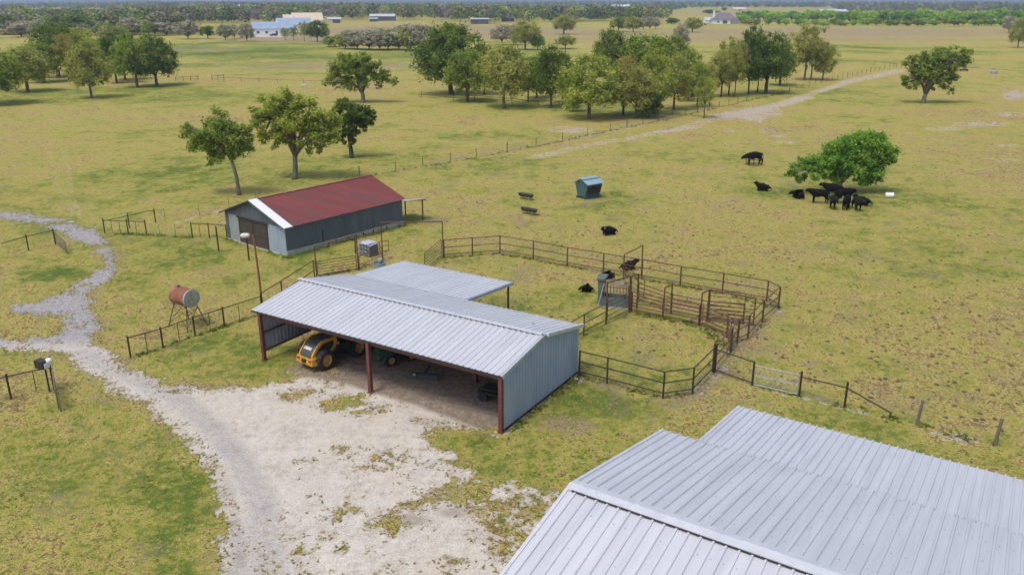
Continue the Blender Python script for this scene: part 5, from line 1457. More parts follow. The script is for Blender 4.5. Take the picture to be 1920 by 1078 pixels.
own_tree(4, 'M', 681, 193, [(670, 112, 18), (650, 118, 18), (690, 112, 18), (710, 122, 16), (630, 132, 18), (660, 132, 22), (695, 134, 20), (722, 140, 16), (735, 152, 12), (620, 150, 14), (645, 152, 18), (680, 154, 18), (712, 158, 12), (632, 164, 8), (610, 158, 8), (742, 154, 7), (660, 166, 10)],
         "round lone green tree in the meadow above the red-roofed barn", "oak_tree", 15000, .23, .46, 2.2, (-.1, 0), M_bark, 9)
own_tree(5, 'M', 1731, 194, [(1772, 100, 18), (1750, 104, 18), (1790, 100, 15), (1725, 112, 18), (1700, 110, 14), (1740, 124, 22), (1765, 126, 20), (1785, 118, 18), (1800, 102, 10), (1705, 130, 18), (1725, 142, 20), (1752, 148, 18), (1772, 142, 16), (1690, 150, 14), (1710, 156, 14), (1735, 162, 12), (1765, 162, 12), (1780, 170, 9), (1686, 118, 10), (1690, 160, 8), (1785, 150, 8)],
         "lone green tree leaning right in the far right pasture, crown wider at upper right", "oak_tree", 18000, .23, .48, 1.9, (.2, 0), M_bark, 10)
own_tree(6, 'G', 1568, 362, [(1595, 262, 26), (1570, 268, 24), (1625, 268, 26), (1648, 285, 22), (1600, 290, 34), (1560, 288, 28), (1635, 305, 30), (1570, 312, 26), (1600, 320, 28), (1530, 300, 22), (1505, 308, 22), (1485, 316, 18), (1520, 326, 20), (1495, 330, 16), (1545, 318, 16), (1642, 326, 20), (1600, 262, 28), (1640, 276, 26), (1657, 302, 18), (1630, 322, 24), (1602, 316, 26), (1575, 296, 28), (1662, 300, 12), (1560, 308, 30), (1540, 316, 24), (1520, 312, 24), (1612, 340, 22), (1600, 300, 34), (1560, 335, 20), (1478, 326, 10)],
         "bright green spreading shade tree with black cattle lying and standing beneath it", "shade_tree", 34000, .17, .34, 1.3, (.3, 0), M_bark, 11)
tree("oak", 'Y', 1908, 90, 35, 1892, 1926, "olive tree at the far right edge of the pasture, cut by the frame")
tree("farbare", 'B', 1891, 62, 30, 1878, 1904, "grey bare tree behind the olive tree at the far right edge")

# left grove
GL = "trees of the grove at upper left"
tree("oak", 'M', -10, 196, 82, -60, 38, "mid-green tree cut by the left edge of the frame in the left grove", GL)
tree("wide", 'Y', 52, 172, 86, 20, 96, "olive tree with a curved trunk, second from the left edge in the left grove", GL)
tree("tall", 'Y', 172, 184, 80, 125, 202, "olive tree standing out in front of the left grove, its base lowest", GL)
tree("wide", 'D', 110, 145, 42, 54, 136, "dark broad tree rising highest at the back of the left grove", GL)
tree("tall", 'O', 130, 152, 66, 96, 146, "rust-tinged olive tree between the two darker trees of the left grove", GL)
tree("tall", 'D', 219, 156, 62, 184, 244, "dark slender tree right of the front olive tree in the left grove", GL, M_barkdark)
tree("oak", 'M', 258, 164, 60, 214, 284, "green tree with twin stems, second from the right in the left grove", GL)
tree("oak", 'D', 294, 161, 65, 266, 341, "dark green tree at the right end of the left grove", GL)
tree("wide", 'M', 82, 155, 80, 50, 118, "dark shaded tree deep inside the left grove behind the curved trunk", GL, M_barkdark)
tree("wide", 'T', 152, 138, 52, 118, 200, "yellow-green tree at the back of the left grove, right of the tallest", GL)
tree("oak", 'D', 235, 150, 66, 205, 262, "dark tree half hidden behind the twin-stemmed one of the left grove", GL)
# main grove
GM = "trees of the grove across the middle"
tree("wide", 'D', 846, 177, 44, 775, 890, "large dark oak with low drooping limbs at the left end of the middle grove", GM, M_barkdark)
tree("wide", 'M', 876, 191, 94, 820, 902, "fresh green rounded tree in front of the large dark oak of the middle grove", GM)
tree("tall", 'Y', 945, 203, 84, 894, 988, "olive tree with a pale straight trunk in the left part of the middle grove", GM)
tree("oak", 'D', 908, 178, 82, 884, 930, "small dark crown between the fresh green tree and the pale-trunked olive tree", GM, M_barkdark)
tree("tall", 'M', 990, 191, 106, 968, 1018, "green tree just right of the pale-trunked olive tree", GM)
tree("oak", 'M', 1006, 184, 104, 984, 1038, "green tree half hidden behind its neighbour, right of the pale trunk", GM)
tree("tall", 'D', 1033, 202, 86, 1004, 1076, "tall dark-green tree with twin grey stems left of the front lime-green tree", GM)
tree("oak", 'M', 1054, 194, 100, 1030, 1080, "dark-stemmed tree behind the twin grey stems", GM, M_barkdark)
tree("oak", 'T', 1104, 223, 100, 1048, 1160, "broad yellow-green tree with a stout multi-stemmed base, lowest at the front of the middle grove", GM)
tree("bush", 'M', 1074, 210, 138, 1058, 1092, "small leafy green tree under the left side of the broad yellow-green one", GM)
tree("tall", 'O', 1168, 216, 106, 1130, 1204, "brownish olive tree right of the broad yellow-green front tree", GM, M_barkdark)
tree("tall", 'Y', 1192, 222, 128, 1158, 1240, "pale yellow-olive tree at the front edge beside the brownish olive one", GM)
tree("oak", 'D', 1140, 166, 54, 1100, 1176, "dark green tree rising at the back centre of the middle grove", GM)
tree("wide", 'M', 1205, 166, 64, 1145, 1270, "very broad green tree at the back centre of the middle grove", GM)
tree("oak", 'M', 1255, 172, 66, 1215, 1296, "green tree at the back right of the very broad one", GM)
tree("tall", 'T', 1226, 215, 92, 1192, 1262, "yellow-green tree above the leaning dark shrub of the middle grove", GM)
tree("bush", 'D', 1217, 221, 168, 1208, 1256, "leaning dark green shrub at the front of the middle grove", GM, name="shrub", cat="shrub")
tree("tall", 'Y', 1263, 206, 104, 1234, 1304, "olive tree with a dark trunk right of the leaning shrub", GM, M_barkdark)
tree("oak", 'M', 1290, 190, 92, 1262, 1322, "green tree filling the middle grove behind the small fence-side tree", GM)
tree("tall", 'M', 1307, 201, 120, 1284, 1330, "slim green tree behind the small fence-side tree", GM)
tree("tall", 'Y', 1352, 182, 96, 1306, 1364, "greyish olive tree left of the pair of slender stems", GM, M_barkdark)
tree("thin", 'T', 1320, 222, 140, 1298, 1342, "small bright tree standing alone by the dirt track fence", GM)
tree("thin", 'Y', 1366, 179, 68, 1330, 1384, "slender thin-crowned tree, left of the pair at the right wing of the grove", GM, M_barkdark)
tree("thin", 'Y', 1377, 182, 78, 1352, 1394, "slender thin-crowned tree, right of the pair at the right wing of the grove", GM)
tree("tall", 'D', 1403, 177, 48, 1386, 1436, "dark tall tree rising highest in the right wing of the grove", GM, M_barkdark)
tree("thin", 'M', 1420, 173, 84, 1398, 1440, "thin leaning tree under the tallest dark one", GM, M_barkdark)
tree("wide", 'D', 1436, 176, 60, 1410, 1492, "big dark green oak at the centre of the right wing of the grove", GM, M_barkdark)
tree("oak", 'D', 1462, 161, 82, 1440, 1500, "dark oak half behind the big one of the right wing", GM, M_barkdark)
tree("thin", 'Y', 1508, 151, 42, 1454, 1522, "tall sparse olive tree with spread stems near the right end of the grove", GM)
tree("thin", 'Y', 1520, 150, 74, 1496, 1546, "shorter sparse olive tree just right of the tall sparse one", GM)
tree("tall", 'Y', 1542, 151, 80, 1524, 1568, "small olive tree at the far right end of the middle grove", GM)
tree("bare", 'B', 1276, 96, 44, 1262, 1290, "grey bare tree rising behind the broad green tree of the middle grove")
# trees scattered in the far meadow
GF = "scattered trees in the far meadow"
for a in [("bare", 'B', 941, 85, 48, 914, 956, "leafless grey tree, left of the group of four behind the middle grove"),
          ("bare", 'B', 963, 85, 45, 944, 984, "leafless grey tree, second of the group of four behind the middle grove"),
          ("oak", 'Y', 985, 94, 38, 964, 1012, "green-leafed tree, largest of the group of four behind the middle grove"),
          ("oak", 'G', 1008, 94, 64, 998, 1025, "smallest bright green tree of the group of four behind the middle grove"),
          ("wide", 'Y', 1057, 65, 28, 1038, 1077, "round olive tree alone in the brown field above the middle grove"),
          ("bare", 'Y', 1060, 92, 66, 1042, 1078, "thin half-bare tree just below the round olive tree"),
          ("farround", 'M', 1160, 60, 31, 1146, 1178, "round tree at the left of the far row above the grove's dark crown"),
          ("farround", 'Y', 1187, 61, 31, 1174, 1202, "olive tree second in the far row above the grove"),
          ("farbare", 'B', 1206, 56, 33, 1197, 1216, "leftmost of three leafless trees in the far row above the grove"),
          ("farbare", 'B', 1218, 56, 32, 1210, 1226, "middle of three leafless trees in the far row above the grove"),
          ("farbare", 'B', 1229, 55, 33, 1222, 1238, "rightmost of three leafless trees in the far row above the grove"),
          ("farround", 'Y', 1298, 61, 34, 1285, 1318, "round tree on the field left of the white house with the purple-grey roof"),
          ("farround", 'D', 1309, 55, 38, 1300, 1318, "small dark tree close behind the round one left of the white house"),
          ("farbare", 'B', 353, 74, 39, 335, 373, "brown bare-crowned tree, leftmost of the row left of the blue-roofed house"),
          ("farround", 'D', 390, 73, 48, 376, 404, "dark round tree second in the row left of the blue-roofed house"),
          ("farbare", 'B', 423, 76, 46, 408, 438, "brown bare tree with a bent trunk, third in the row left of the blue-roofed house"),
          ("farbare", 'B', 440, 73, 46, 428, 452, "brown bare tree, fourth in the row left of the blue-roofed house"),
          ("farbare", 'B', 463, 78, 45, 449, 477, "brown bare tree nearest the blue-roofed house"),
          ("thin", 'M', 535, 76, 52, 526, 545, "slim tree, leftmost in front of the blue-roofed house"),
          ("thin", 'M', 551, 76, 50, 541, 562, "slim tree, second in front of the blue-roofed house"),
          ("thin", 'Y', 571, 78, 40, 560, 582, "taller slim tree in front of the rear blue roof"),
          ("farround", 'D', 595, 79, 39, 578, 612, "dense dark tree at the right of the blue-roofed house"),
          ("thin", 'M', 611, 79, 42, 602, 622, "slim tree right of the dense dark one by the blue-roofed house")]:
    tree(*a[:7], a[7], GF, name="field_tree")
# bare thicket in the middle distance, left of the groves
GT_ = "bare bushes of the thicket left of the middle grove"
rnd = random.Random(21)
for (u, v, vt, L, R, lf, lab) in [(628, 88, 66, 612, 646, 'M', "green-tinged bush at the left end of the bare thicket"), (648, 92, 62, 630, 668, 'Y', "olive-tinged bush second from the left end of the bare thicket"), (670, 93, 58, 650, 692, 'B', None), (692, 94, 56, 672, 714, 'B', None), (712, 95, 60, 694, 730, 'B', None),
                                  (728, 93, 54, 708, 750, 'M', "green bush in the middle of the bare thicket"), (748, 94, 56, 730, 768, 'B', None), (770, 95, 50, 752, 792, 'Y', "olive bush in the right half of the bare thicket"), (790, 96, 46, 768, 816, 'B', "taller bare bush at the right end of the thicket"),
                                  (806, 97, 56, 786, 826, 'B', None), (660, 84, 56, 640, 680, 'B', None), (705, 86, 52, 684, 726, 'B', None), (760, 86, 46, 738, 782, 'B', None)]:
    tree("farbare" if lf == 'B' else "farbush", lf, u, v, vt, L - 3, R + 3, lab or "grey leafless bush in the thicket between the meadow and the middle grove", GT_, M_bark, "bush", "bush")
for (u, v, vt, L, R, lf, lab) in [(843, 96, 44, 812, 876, 'Y', "olive-grey tree rising behind the large dark oak of the middle grove")]:
    tree("oak", lf, u, v, vt, L, R, lab)
# hedgerow behind the left grove
GH = "trees of the hedgerow behind the left grove"
rnd = random.Random(77)
for i in range(46):
    u = -45 + (i % 23) * 17.2 + rnd.uniform(-5, 5)
    v = (68 if i < 23 else 56) + rnd.uniform(-4, 5) - max(0, (u - 200)) * .05
    lf = rnd.choice(['M', 'B', 'M', 'B', 'D', 'G', 'B', 'Y'])
    hgt_ = rnd.uniform(26, 42) if u < 150 else rnd.uniform(22, 34)
    wd = rnd.uniform(15, 25)
    if i in (3, 9): lf, hgt_ = 'D', 40
    lab = {'M': "mid-green tree in the mixed hedgerow behind the left grove", 'B': "grey leafless tree in the mixed hedgerow behind the left grove", 'D': "dark green tree in the mixed hedgerow behind the left grove",
           'G': "bright green tree in the mixed hedgerow behind the left grove", 'Y': "olive tree in the mixed hedgerow behind the left grove"}[lf]
    tree({'B': "farbare"}.get(lf, "farround" if rnd.random() < .4 else "farbush"), lf, u, v, v - hgt_, u - wd, u + wd, lab, GH + " " + {'M': "mid green", 'B': "grey", 'D': "dark", 'G': "bright", 'Y': "olive"}[lf], M_barkdark, "hedgerow_tree")
# lime-green bushes along the far right field edge
GR = "bushes along the far edge of the right field"
rnd = random.Random(5)
i = 0
u = 1395
while u < 1990:
    for row in (0, 1):
        lf = rnd.choice(['L', 'L', 'G', 'L']) if row == 0 else rnd.choice(['L', 'G', 'M', 'L', 'Y'])
        v = (43 if row == 0 else 48.5) + rnd.uniform(-1.5, 1.5)
        h_ = rnd.uniform(20, 28) if row == 0 else rnd.uniform(10, 18)
        if u < 1560: v -= 3 if row == 0 else 0; h_ *= .8
        wd = rnd.uniform(12, 17) if row == 0 else rnd.uniform(8, 13)
        uu = u + rnd.uniform(-5, 5) + row * 8
        nm = {'L': "lime-green", 'G': "bright green", 'M': "mid-green", 'Y': "yellowish"}[lf]
        tree("farbush", lf, uu, v, v - h_, uu - wd, uu + wd, nm + (" tall bush in the back row" if row == 0 else " low bush in the front row") + " at the far edge of the right field", GR + " " + nm + (" back" if row == 0 else " front"), M_barkdark, "bush", "bush")
    u += 17.5
for (u, v, vt, L, R, lf, lab) in [(1392, 44, 27, 1375, 1410, 'L', "bright bush right of the purple-roofed white house"), (1340, 43, 32, 1332, 1350, 'D', "dark shrub in front of the left end of the purple-roofed house"), (1360, 44, 34, 1354, 1368, 'D', "dark shrub before the middle of the purple-roofed house"),
                                  (1330, 27, 18, 1318, 1344, 'D', "wide dark tree clump behind the purple-roofed house"), (1258, 46, 33, 1250, 1268, 'D', "round dark bush at the right of the far tree row"), (1265, 45, 34, 1262, 1282, 'M', "green bush beside the round dark one of the far row"),
                                  (1358, 21, 14, 1354, 1363, 'D', "small dark tree far beyond the purple-roofed house")]:
    tree("farbush", lf, u, v, vt, L, R, lab, None, M_barkdark, "bush", "bush")

# ------------------------------------------------------------------ far buildings
def house(name, label, u, v, ang, L, Wd, eh, rh, roofmat, wallmat, wins=(), cat="house", hip=False, over=.5):
    """a long building: L along local x, gable ends at +-x"""
    h = empty(name, G(u, v), ang, label, cat)
    m = MB(); m.box((0, 0, eh / 2), (L, Wd, eh))
    if not hip: m.prism([(-L / 2, -Wd / 2, eh), (-L / 2, Wd / 2, eh), (-L / 2, 0, rh)], (L, 0, 0))
    m.build("wall", wallmat, h)
    m = MB(); o = over
    if hip:
        a = [(-L / 2 - o, -Wd / 2 - o, eh), (L / 2 + o, -Wd / 2 - o, eh), (L / 2 + o, Wd / 2 + o, eh), (-L / 2 - o, Wd / 2 + o, eh), (-L / 2 + Wd / 2, 0, rh), (L / 2 - Wd / 2, 0, rh)]
        m.add(a, [(0, 1, 5, 4), (1, 2, 5), (2, 3, 4, 5), (3, 0, 4), (3, 2, 1, 0)])
    else:
        for s in (-1, 1):
            d = eh - (rh - eh) * o / (Wd / 2)
            m.prism([(-L / 2 - o, s * (Wd / 2 + o), d), (L / 2 + o, s * (Wd / 2 + o), d), (L / 2 + o, 0, rh + .1), (-L / 2 - o, 0, rh + .1)], (0, 0, .18))
    m.build("roof", roofmat, h)
    for (x, y, z, w, hh, side) in wins:
        m = MB()
        if side == 'f': m.box((x, -Wd / 2 - .03, z), (w, .1, hh))
        else: m.box((-L / 2 - .03, y, z), (.1, w, hh))
        m.build("window" if hh < 2 else "door", M_housewin, h)
    return h
A_ = math.radians(18)
hs = house("farm_house", "white farmhouse with a blue metal roof and gabled end, nearest of the far buildings", 512, 66, A_, 24, 13, 4.0, 7.6, M_blueroof, M_houseW,
           [(-9, 0, 1.8, 1.5, 1.4, 'f'), (-4, 0, 1.8, 1.5, 1.4, 'f'), (2, 0, 1.3, 1.3, 2.4, 'f'), (7, 0, 1.8, 1.5, 1.4, 'f'), (0, -3, 1.5, 1.6, 2.6, 's'), (0, 3, 1.5, 1.6, 2.6, 's')])
m = MB(); m.box((3, 0, 8.1), (1.6, 1.6, 1.6), None, .8); m.build("cupola", M_houseW, hs)
hs = house("farm_house", "second white building with a large blue roof just behind the blue-roofed farmhouse", 552, 61, A_, 22, 15, 5.0, 9.0, M_blueroof, M_houseW, [(-9, 0, 2.4, 1.6, 1.6, 'f'), (-2, 0, 2.4, 1.6, 1.6, 'f'), (5, 0, 2.4, 1.6, 1.6, 'f'), (0, 0, 2, 2.4, 3.4, 's')])
m = MB(); m.box((0, 0, 9.5), (1.8, 1.8, 1.8), None, .8); m.build("cupola", M_houseW, hs)
house("ranch_building", "tan-roofed building behind the blue roofs, left one of two", 562, 52, A_, 24, 18, 4.6, 9.5, M_tanroof, M_houseW, [(0, 0, 1.6, 3, 3, 's')], "building")
house("ranch_building", "tan-roofed building behind the blue roofs, right one of two", 577, 50, A_, 24, 18, 5.0, 10.5, M_tanroof, M_houseW, [(0, 0, 1.6, 3, 3, 's')], "building")
house("hay_shed", "small pale-roofed open shed right of the blue-roofed buildings", 627, 44, .2, 12, 8, 3.8, 5.0, M_shedroof, M_tanroof, [(2, 0, 1.7, 7, 3, 'f')], "shed")
hs = house("long_barn", "long slate-coloured barn with a pale roof in front of the far woods, left of centre", 718, 39.5, .05, 26, 14, 4.6, 6.6, M_shedroof, M_shed, [(3, 0, 2, 14, 3.2, 'f')], "barn")
house("farm_shed", "low grey shed at the left end of the long slate-coloured barn", 701, 41, .05, 8, 7, 2.6, 3.6, M_trim, M_shed, [(1, 0, 1.2, 3, 2, 'f')], "shed")
hs = house("metal_barn", "boxy slate-blue metal barn with a flat pale roof, right of the long barn", 899, 45.5, .06, 16, 13, 4.2, 4.9, M_shedroof, M_shed, [(-3, 0, 1.5, 3, 3, 'f')], "barn")
m = MB(); m.box((10.5, 1, 4.4), (7, 10, .15)); m.build("awning", M_shedroof, hs)
for x in (9, 13.5):
    m = MB(); m.bar((x, -3.5, 0), (x, -3.5, 4.4), .12); m.build("awning_post", M_pipe, hs)
house("farm_shed", "small dark open shed right of the slate-blue metal barn", 952, 41, .1, 12, 8, 3.2, 4.2, M_shed, M_dark, [(0, 0, 1.4, 6, 2.4, 'f')], "shed")
farfence("long rusty red corral fence beside the slate-blue metal barn", [(870, 46), (886, 46), (912, 45.5), (975, 44)], 5, 1.8, M_rust, (.95, .6, .3), .12)
hs = house("farm_house", "white house with a steep purple-grey hipped roof at the far right field", 1357, 45, -.1, 22, 14, 3.6, 9.8, M_purpleroof, M_houseW, [(-6, 0, 1.6, 1.8, 1.6, 'f'), (0, 0, 1.6, 4, 2.6, 'f'), (6, 0, 1.6, 1.8, 1.6, 'f')], hip=True, over=.8)
m = MB(); m.box((-9.5, 0, 6), (1.8, 1.8, 11)); m.box((-9.5, 0, 11.6), (2.2, 2.2, .4)); m.build("chimney", M_houseW, hs)
m = MB(); m.box((9, -4, 2.4), (8, 12, 4.8), None, .7); m.build("garage_wing", M_purpleroof, hs)
house("farm_house", "small pale building left of the purple-roofed house among shrubs", 1330, 43, .1, 10, 7, 2.6, 4.6, M_shedroof, M_houseW, [(0, 0, 1.2, 1.6, 1.2, 'f')])
house("far_house", "tiny white house at the edge of the far woods, above the leafless tree row", 1163, 20, .1, 40, 16, 7, 11, M_houseW, M_houseW, [(0, 0, 3, 12, 3, 'f')])
house("far_house", "tiny pink-walled house far beyond the purple-roofed house", 1385, 22, .05, 24, 12, 4, 7, M_tanroof, M_tanroof, [(0, 0, 2, 5, 2, 'f')])
house("far_house", "long low grey barn far off in the field behind the lime-green bushes", 1560, 27, 0, 42, 16, 4, 7, M_shedroof, M_wood, [(0, 0, 2, 30, 2.4, 'f')], "barn")
house("far_house", "small white roof showing in the woods above the blue-roofed house's left side", 468, 22, .1, 40, 18, 8, 12, M_houseW, M_houseW, [(0, 0, 3, 10, 3, 'f')])
t = empty("parked_car", G(1318, 48), .1, "dusty dark car parked left of the purple-roofed house", "car")
m = MB(); m.prism([(-3.2, -1, .4), (-3.2, -1, 1.0), (-2, -1, 1.15), (-1.2, -1, 1.75), (1.2, -1, 1.75), (1.9, -1, 1.15), (3.1, -1, 1.0), (3.2, -1, .4)], (0, 2, 0)); m.build("body", M_rust, t)
for x in (-2, 2):
    for y in (-.95, .95):
        m = MB(); m.lathe([(-.12, .2), (-.12, .38), (.12, .38), (.12, .2)], (x, y, .38), (0, 1, 0), 12); m.build("wheel", M_tyre, t)
t = empty("parked_car", G(513, 68.5), .25, "small dark car parked on the pale drive before the blue-roofed farmhouse", "car")
m = MB(); m.prism([(-2.3, -.9, .35), (-2.3, -.9, .95), (-1.3, -.9, 1.05), (-.7, -.9, 1.55), (1.0, -.9, 1.55), (1.6, -.9, 1.0), (2.3, -.9, .9), (2.3, -.9, .35)], (0, 1.8, 0)); m.build("body", M_black, t)
for x in (-1.4, 1.4):
    for y in (-.88, .88):
        m = MB(); m.lathe([(-.1, .2), (-.1, .34), (.1, .34), (.1, .2)], (x, y, .34), (0, 1, 0), 12); m.build("wheel", M_tyre, t)

# pale yard of the far house
rngp = np.random.default_rng(3)
P_ = [G(470, 66.5), G(480, 70), G(528, 70.5), G(545, 67), G(520, 63)]
me = bpy.data.meshes.new("house_driveway"); me.from_pydata([(p.x, p.y, .006) for p in P_], [], [tuple(range(5))]); me.materials.append(M_gravel)
for an, val in (("grey", 0.0), ("dirt", 0.3)):
    at_ = me.attributes.new(an, 'FLOAT', 'POINT'); at_.data.foreach_set("value", [val] * 5)
o = bpy.data.objects.new("house_driveway", me); COL.objects.link(o); tag(o, kind="structure")

# ------------------------------------------------------------------ the far woods: a continuous canopy to the horizon
def vfront(u):
    return np.interp(u, [-400, 10, 40, 200, 222, 330, 380, 400, 480, 560, 640, 700, 800, 860, 1000, 1120, 1250, 1262, 1290, 1560, 1575, 1700, 2400],
                     [22, 22, 17, 17, 42, 46, 45, 45, 46, 44, 38, 38, 38, 41, 44, 42, 41, 22, 15.5, 16, 24, 27, 28])
PAL = .92 * np.array([(.235, .205, .190), (.265, .235, .210), (.20, .18, .165), (.125, .175, .06), (.19, .235, .07), (.28, .34, .085), (.075, .115, .05), (.30, .27, .13), (.23, .21, .12), (.095, .14, .06)])
def woods(name, seed, n, vlo, vhi, weights, k, lsz, u0=-400, u1=2320):
    rng = np.random.default_rng(seed)
    u = rng.uniform(u0, u1, n); v = vlo + (vhi - vlo) * rng.random(n) ** 1.15
    ok = (v < vfront(u) + rng.uniform(-1.2, .6, n)) | ((u < 350) & (v > 36) & (v < 66))
    u, v = u[ok], v[ok]
    d = CAM_H * FPX / np.maximum(v - HORIZON, .5)
    d = np.array([G(a, b).y for a, b in zip(u, v)]); x = np.array([G(a, b).x for a, b in zip(u, v)])
    n = len(u)
    ht = rng.uniform(8, 13.5, n) * np.clip(d / 4500, 1, 1.7) * 1.22 * np.clip(.9 + .2 * np.sin(x * .004 + d * .002), .75, 1.15); wd = ht * rng.uniform(.42, .62, n)
    # colour drifts in stands
    f = fbm(u + 500, v * 12, 90, 3, seed); cum = np.cumsum(weights) / np.sum(weights)
    q = np.clip(.5 + (f - .5) * 1.5 + rng.normal(0, .22, n), 0, .999)
    ci = np.searchsorted(cum, q)
    col = PAL[np.clip(ci, 0, len(PAL) - 1)] * rng.uniform(.6, 1.4, (n, 1))
    c = np.repeat(np.stack([x, d, np.zeros(n)], 1), k, 0); H_ = np.repeat(ht, k); W_ = np.repeat(wd, k)
    dd = rng.normal(size=(n * k, 3)); dd /= np.linalg.norm(dd, axis=1, keepdims=True)
    rr = .55 + .45 * rng.random(n * k)
    p = c.copy(); p[:, 0] += dd[:, 0] * W_ * rr; p[:, 1] += dd[:, 1] * W_ * rr
    p[:, 2] = H_ * (.55 + .45 * dd[:, 2] * rr)
    nr = dd * .7 + rng.normal(size=dd.shape) * .4 + np.array([0, 0, .5]); nr /= np.linalg.norm(nr, axis=1, keepdims=True)
    t = np.cross(nr, rng.normal(size=dd.shape)); t /= np.linalg.norm(t, axis=1, keepdims=True) + 1e-9
    b = np.cross(nr, t); s = (lsz * H_ * rng.uniform(.7, 1.3, n * k))[:, None]
    V = np.stack([p + t * s, p + b * s * .7, p - t * s, p - b * s * .7], 1).reshape(-1, 3)
    V[:, 2] = np.maximum(V[:, 2], .1)
    C_ = np.repeat(np.repeat(col, k, 0) * rng.uniform(.82, 1.18, (n * k, 1)), 4, 0)
    o = np_mesh(name, V, np.arange(len(V)).reshape(-1, 4), M_wood_far, {"col": C_})
    return tag(o, kind="stuff")
o = woods("far_woods", 101, 17000, 4.2, 22, [2.4, 2.4, 2, 3, 2, 1.6, 2.6, .8, 1, 2.6], 24, .15)
tag(o, "blue-grey woodland mass closing the plain along the whole horizon", "woods")
o = woods("near_woods", 102, 11000, 14, 66, [2.6, 2.6, 1.8, 3, 3, 2.4, 2, 1.2, 1, 2.2], 64, .085)
tag(o, "mixed grey and green wood edge behind the far barns and the blue-roofed house", "woods")

# ------------------------------------------------------------------ grass tufts, weeds and dung: uncountable ground cover
def free(x, y):
    r = ~on_gravel(x, y)
    def inside(O, a, b, s0, s1, t0, t1):
        s = (x - O.x) * a.x + (y - O.y) * a.y; t = (x - O.x) * b.x + (y - O.y) * b.y
        return (s > s0) & (s < s1) & (t > t0) & (t < t1)
    r &= ~inside(SO, SA, SB, -.3, 17.2, -.2, 8.4); r &= ~inside(RO, RA_, RB_, -.2, 9.1, -.2, 13.7); r &= ~inside(BO, BA, BB, -.2, 40, -17, 0)
    return r
def lay(name, x, y, s, hk, pal, label, rng):
    n = len(x); th = rng.uniform(0, 6.283, (n, 3)); h = s * hk * rng.uniform(.6, 1.3, n)
    V = np.zeros((n, 3, 3, 3))
    for j in range(3):
        c, sn = np.cos(th[:, j]), np.sin(th[:, j]); lx, ly = rng.normal(0, .6, n) * s, rng.normal(0, .6, n) * s
        V[:, j, 0] = np.stack([x - c * s * .5, y - sn * s * .5, np.full(n, .005)], 1)
        V[:, j, 1] = np.stack([x + c * s * .5, y + sn * s * .5, np.full(n, .005)], 1)
        V[:, j, 2] = np.stack([x + lx, y + ly, h], 1)
    pal = np.array(pal); col = pal[rng.integers(0, len(pal), n)] * rng.uniform(.75, 1.25, (n, 1))
    o = np_mesh(name, V.reshape(-1, 3), np.arange(n * 9).reshape(-1, 3), M_tuft, {"col": np.repeat(col, 9, 0)})
    return tag(o, label, "weeds", kind="stuff")
def verge():
    rng = np.random.default_rng(404)
    # grass creeping over the ragged gravel edge
    mm = msk.reshape(VX.shape); cand = np.argwhere((mm > -.25) & (mm < .75))
    cand = cand[rng.random(len(cand)) < np.clip(1.0 - np.abs(mm[cand[:, 0], cand[:, 1]]) / .8, .02, 1) * .75]
    x = vx[cand[:, 1]] + rng.uniform(-.07, .07, len(cand)); y = vy[cand[:, 0]] + rng.uniform(-.07, .07, len(cand))
    lay("verge_grass", x, y, .10 * rng.uniform(.5, 1.5, len(x)), .35, [(.30, .27, .085), (.36, .30, .12), (.22, .23, .055), (.33, .25, .11)], "thin dry grass creeping over the ragged edge of the gravel", rng)
    X, Y = [], []
    def along(pts, w, dens):
        P = [G(*p) if not isinstance(p, Vector) else p for p in pts]
        for a, b in zip(P[:-1], P[1:]):
            L = (b - a).length; n = int(L * dens); t = rng.random(n)
            keep = vnoise(a.x + (b.x - a.x) * t * 1.3, a.y + (b.y - a.y) * t * 1.3, 6) + rng.normal(0, .15, n) > .38
            t = t[keep]
            X.append(a.x + (b.x - a.x) * t + rng.normal(0, w, len(t))); Y.append(a.y + (b.y - a.y) * t + rng.normal(0, w, len(t)))
    along([rp(-.1, -.25), rp(2.1, -.25)], .12, 20); along([rp(6.4, -.25), rp(9.1, -.2), rp(9.15, 13.5)], .16, 26)
    along([sp(17.3, .3), sp(17.3, 8.2)], .12, 22); along([(243, 672), (306, 652), (366, 630), (421, 612), (492, 588)], .14, 22)
    along([(833, 484), (937, 476), (1063, 499), (1203, 523), (1354, 551), (1459, 578)], .14, 12); along([(1184, 586), (1310, 612), (1370, 655)], .16, 26)
    along([(1086, 706), (1138, 719), (1243, 747), (1298, 739)], .12, 16); along([(1410, 722), (1498, 743), (1583, 764), (1719, 797), (1865, 835), (1990, 868)], .2, 14)
    along([(674, 334), (893, 296), (1055, 265), (1260, 222), (1480, 172)], .3, 7); along([(590, 522), (670, 504), (718, 489)], .15, 18); along([(197, 438), (275, 441), (361, 446)], .15, 16)
    x, y = np.concatenate(X), np.concatenate(Y)
    lay("fence_weeds", x, y, .20 * rng.uniform(.5, 1.5, len(x)), .6, [(.19, .24, .05), (.25, .28, .065), (.34, .31, .10), (.14, .19, .04)], "taller unmown weeds along fence lines and building walls", rng)
